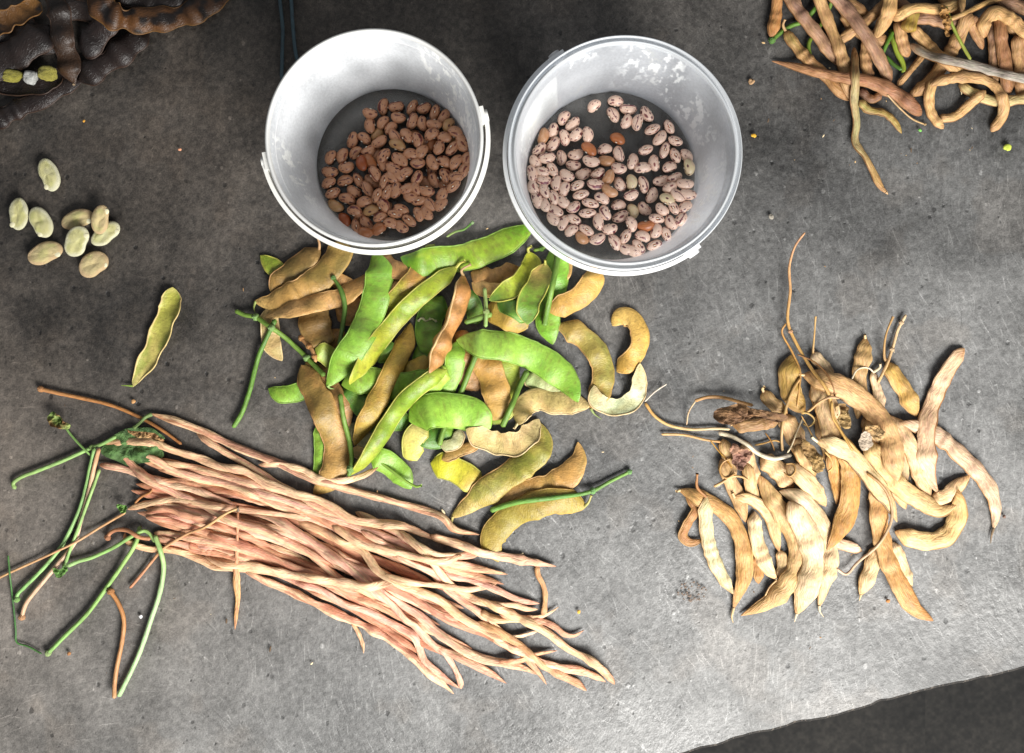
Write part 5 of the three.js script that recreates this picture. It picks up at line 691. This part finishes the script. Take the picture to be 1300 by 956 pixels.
CP('single thin tan pod hanging down across the bundle from a dry knot', L_, [[168, 28], [166, 110], [161, 250], [158, 330], [160, 365], [160, 410], [166, 470], [158, 560], [152, 636]], 34, { ...CRP, cols: ['#b9785a', '#c98f6a', '#d6aa70', '#c08c50'] }, { bumps: 0, prof: [0.4, 0.55, 0.7, 1.5, 0.9, 0.7], ts: 0.03, te: 0.1, twist: 0, stiff: 300, st: [[166, 14]], stCol: '#6d5a44' });
CP('small tan pod tip sticking out below the bundle', L_, [[745, 600], [775, 650], [798, 710], [803, 755]], 26, CRP, { te: 0.3, bumps: 2 });

// stalks and leaf at the left end of the bundle
const ST = (label, win, pts, w, cols, o) => stem('bean_sprig', label, null, win, pts, w, cols, { stiff: 260, M: 9, ...o });
leaf('dry_leaf', 'brown withered leaf edge on the crumpled green leaf', J_, [[690, 285], [760, 295], [830, 300], [890, 330], [900, 352], [820, 330], [740, 318]], ['#a87850', '#c09a68'], 0.003, 0.008);
ST('long orange tan stalk lying apart above the bundle', J_, [[215, 58], [330, 85], [450, 110], [620, 152], [780, 222], [900, 292], [1000, 365]], 20, ['#c08a58', '#b57d48', '#a8703e'], { prof: [1.2, 1, 0.8], node: [0.01] });
ST('green stalk curving to a hooked tip at the left', J_, [[85, 612], [72, 580], [110, 548], [200, 512], [350, 452], [500, 385], [560, 362], [640, 320]], 22, ['#93b46a', '#96bc72', '#82aa60'], { node: [0.78] });
ST('thin green stalk with a withered flower bud', J_, [[360, 268], [380, 300], [440, 368], [505, 432]], 13, ['#82ac60'], {});
{ // withered flower bud
  const g = leaf('flower_bud', 'withered green and brown flower bud at the left', J_, [[265, 205], [290, 188], [325, 195], [360, 230], [388, 268], [370, 285], [320, 265], [285, 255]], ['#66803c', '#93a45c', '#8d6238'], 0.004, 0.006, 'bud', 1.6); g.children[0].name = 'petals';
}
ST('green stalk of the crossing pair at the left', J_, [[520, 385], [498, 480], [468, 620], [430, 740], [350, 905], [310, 962], [232, 1052], [132, 1152], [96, 1190], [92, 1226]], 22, ['#86b266', '#96c27a', '#86b66a'], { node: [0.99] });
ST('pale pink tan stalk crossing the green one', J_, [[545, 385], [520, 480], [490, 620], [442, 790], [410, 905], [302, 1042], [202, 1162], [142, 1242], [115, 1332]], 24, ['#c99a70', '#dcc0a4', '#d6b498', '#cfa888'], { node: [0.98] });
ST('short green stalk behind the pale pink tan stalk', J_, [[548, 500], [520, 580], [440, 800], [380, 960], [350, 1050]], 18, ['#98b870', '#8cb468'], { node: [0.97] });
leaf('green_calyx', 'small spiky green calyx on the crossing stalks', K_, [[290, 225], [320, 240], [360, 208], [368, 240], [345, 268], [312, 280], [295, 255]], ['#6d9a4c', '#8aae5e'], 0.003, 0.005, 'calyx', 1.6);
ST('slender tan stalk crossing toward the left edge', J_, [[-60, 1130], [0, 1096], [300, 958], [420, 900], [560, 815], [692, 738]], 14, ['#c9a070', '#d2a67a', '#cfa070']);
ST('slender brown stalk running from the hanging pod to the lower left', L_, [[165, 22], [110, 45], [0, 116], [-90, 150], [-150, 185], [-210, 225], [-300, 330], [-345, 385], [-380, 425]], 15, ['#c9a26c', '#c99a70', '#b97c58']);
ST('green stalk running down to a pale bud at the lower left', K_, [[770, -10], [748, 80], [662, 220], [590, 322], [482, 470], [352, 600], [258, 696]], 24, ['#9cbe70', '#86ae5c', '#82ae60'], { node: [0.99], nodeCol: '#a5c080' });
ST('green stalk lying level toward the spiky calyx', K_, [[368, 212], [430, 185], [500, 165], [620, 110], [752, 32], [800, 18], [858, 80]], 22, ['#a2c882', '#8cb868', '#9abc70']);
ST('pale green stalk hanging down from the bundle', K_, [[850, 40], [886, 140], [900, 215], [880, 350], [832, 500], [762, 700], [690, 852], [650, 930]], 27, ['#9cbe74', '#b0d09c', '#a4c890']);
ST('brown orange stalk forking down from the slender stalk', K_, [[598, 335], [650, 415], [680, 500], [672, 620], [644, 760], [630, 860], [628, 940]], 24, ['#b9804c', '#c08a58', '#c49468'], { node: [0.03] });
ST('thin dark green tendril at the left edge', K_, [[44, 150], [58, 300], [74, 430], [86, 560], [92, 630], [152, 652], [232, 695]], 10, ['#4f8040', '#43743a', '#4a7a3c']);
ST('reddish curled stalk at the left end of the bundle', K_, [[588, 62], [605, 30], [640, 12], [700, 15], [760, 50], [830, 62]], 22, ['#b9805c', '#c48a64'], { node: [0.02] });
ST('thin curled brown stalk above the pale bud joint', J_, [[740, 690], [775, 655], [830, 625], [836, 612]], 13, ['#b07a48']);
leaf('green_calyx', 'small green calyx at the tip of the pale level pod', J_, [[640, 700], [670, 695], [695, 710], [690, 740], [660, 735], [645, 718]], ['#6a9a48', '#86aa5a'], 0.003, 0.004, 'calyx', 3);

// ------------------------------------------------------------------ cord, crumbs, dirt
{
  const p = B_([[128, -120], [140, 0], [155, 150], [152, 300], [160, 420], [240, 450], [250, 380], [222, 275], [206, 130], [198, 0], [190, -120]]).map(([x, y]) => new THREE.Vector3(wx(x, 0.0018), 0.0018, wz(y, 0.0018)));
  const g = thing('cord', 'thin blue grey cord doubled up, lying behind the left bucket', 'cord', null); const c = new THREE.CatmullRomCurve3(p, false, 'centripetal').getPoints(140); part('strand', tube(c, 0.0017, '#3f5560', '#46606c', 10), SKIN.stem, g);
}
{
  const r = rng(17);
  const crumb = (px, py, s, c, label) => { const [x, z] = [wx(px, s), wz(py, s)], g0 = new THREE.IcosahedronGeometry(s, 2), p = g0.attributes.position, sd = r() * 90; for (let i = 0; i < p.count; i++) { const f = 1 + 0.6 * n3(p.getX(i) / s + sd, p.getY(i) / s, p.getZ(i) / s); p.setXYZ(i, p.getX(i) * f, p.getY(i) * f * 0.7, p.getZ(i) * f); } g0.computeVertexNormals(); const m = part(numbered('crumb'), g0, new THREE.MeshStandardMaterial({ color: c, roughness: 0.8 }), scene); m.position.set(x, s * 0.5, z); m.rotation.y = r() * 6; tag(m, label, 'crumb', null); };
  crumb(957, 172, 0.0017, '#c99a2a', 'yellow crumb right of the translucent bucket');
  crumb(735, 777, 0.0018, '#d2a23a', 'yellow crumb right of the pink bundle on bare stone');
  crumb(1280, 187, 0.0028, '#b6c24a', 'yellow green crumb near the right edge below the brown heap');
  crumb(955, 103, 0.0024, '#9a7a58', 'brown crumb between the translucent bucket and the brown heap');
  crumb(1168, 165, 0.0016, '#6fae50', 'green crumb under the brown heap');
  crumb(228, 190, 0.0014, '#c58a6a', 'pink crumb on bare stone above the pale seeds');
  crumb(106, 153, 0.0013, '#c08a2a', 'ochre crumb below the black lobed pod');
  crumb(87, 830, 0.0017, '#8d6038', 'brown crumb beside the pale bud at the lower left');
  crumb(178, 783, 0.0014, '#d8d8d8', 'white crumb on bare stone under the pink bundle');
  crumb(169, 510, 0.0016, '#b98a58', 'tan crumb near the long orange tan stalk');
  crumb(1128, 763, 0.0018, '#a5703c', 'brown crumb below the small hanging pod at the right');
  crumb(1275, 656, 0.0016, '#6d5448', 'dark crumb beyond the long pale curved pod');
  crumb(979, 275, 0.0022, '#8f887c', 'flat pale crumb above the long wiry stem');
  const hs = [], hc = []; for (let k = 0; k < 150; k++) { const [ox, oy, sx, sy] = [[1050, 620, 260, 230], [560, 500, 300, 240], [450, 720, 380, 150], [1150, 150, 200, 90], [650, 430, 700, 480]][k % 5]; const px = ox + (r() + r() - 1) * sx, py = oy + (r() + r() - 1) * sy; if (py > 880 || Math.hypot(px - 501, py - 212) < 120 || Math.hypot(px - 775, py - 223) < 125) continue; const s = 0.0003 + Math.pow(r(), 2) * 0.0011, q = new THREE.IcosahedronGeometry(s, 1); q.scale(1 + r() * 1.8, 0.35, 0.7); q.rotateY(r() * 6.28); q.translate(wx(px, 0), s * 0.3, wz(py, 0)); const c = C(['#c9a878', '#8d6c48', '#e0cba4', '#5a4836'][k % 4]), cl = []; for (let i = 0; i < q.attributes.position.count; i++) cl.push(c.r, c.g, c.b); q.setAttribute('color', new THREE.Float32BufferAttribute(cl, 3)); hs.push(q); }
  const ch = part('chaff', mergeGeometries(hs), new THREE.MeshStandardMaterial({ vertexColors: true, roughness: 0.9 }), scene); ch.userData.kind = 'stuff'; ch.userData.label = 'tiny husk flecks scattered over the slab'; ch.userData.category = 'chaff';
  const gs = []; for (let k = 0; k < 60; k++) { const a = r() * 6.283, d = Math.sqrt(r()) * 17, px = 878 + Math.cos(a) * d * 1.15, py = 750 + Math.sin(a) * d * 0.8, s = 0.0004 + r() * 0.0008, q = new THREE.IcosahedronGeometry(s, 0); q.scale(1, 0.6, 1); q.translate(wx(px, 0), s * 0.3, wz(py, 0)); gs.push(q); }
  const d = part('dirt', mergeGeometries(gs), new THREE.MeshStandardMaterial({ color: '#6f6055', roughness: 0.95 }), scene); d.userData.kind = 'stuff'; d.userData.label = 'crust of dark dirt grains left of the tan heap'; d.userData.category = 'dirt';
}
renderer.render(scene, camera);
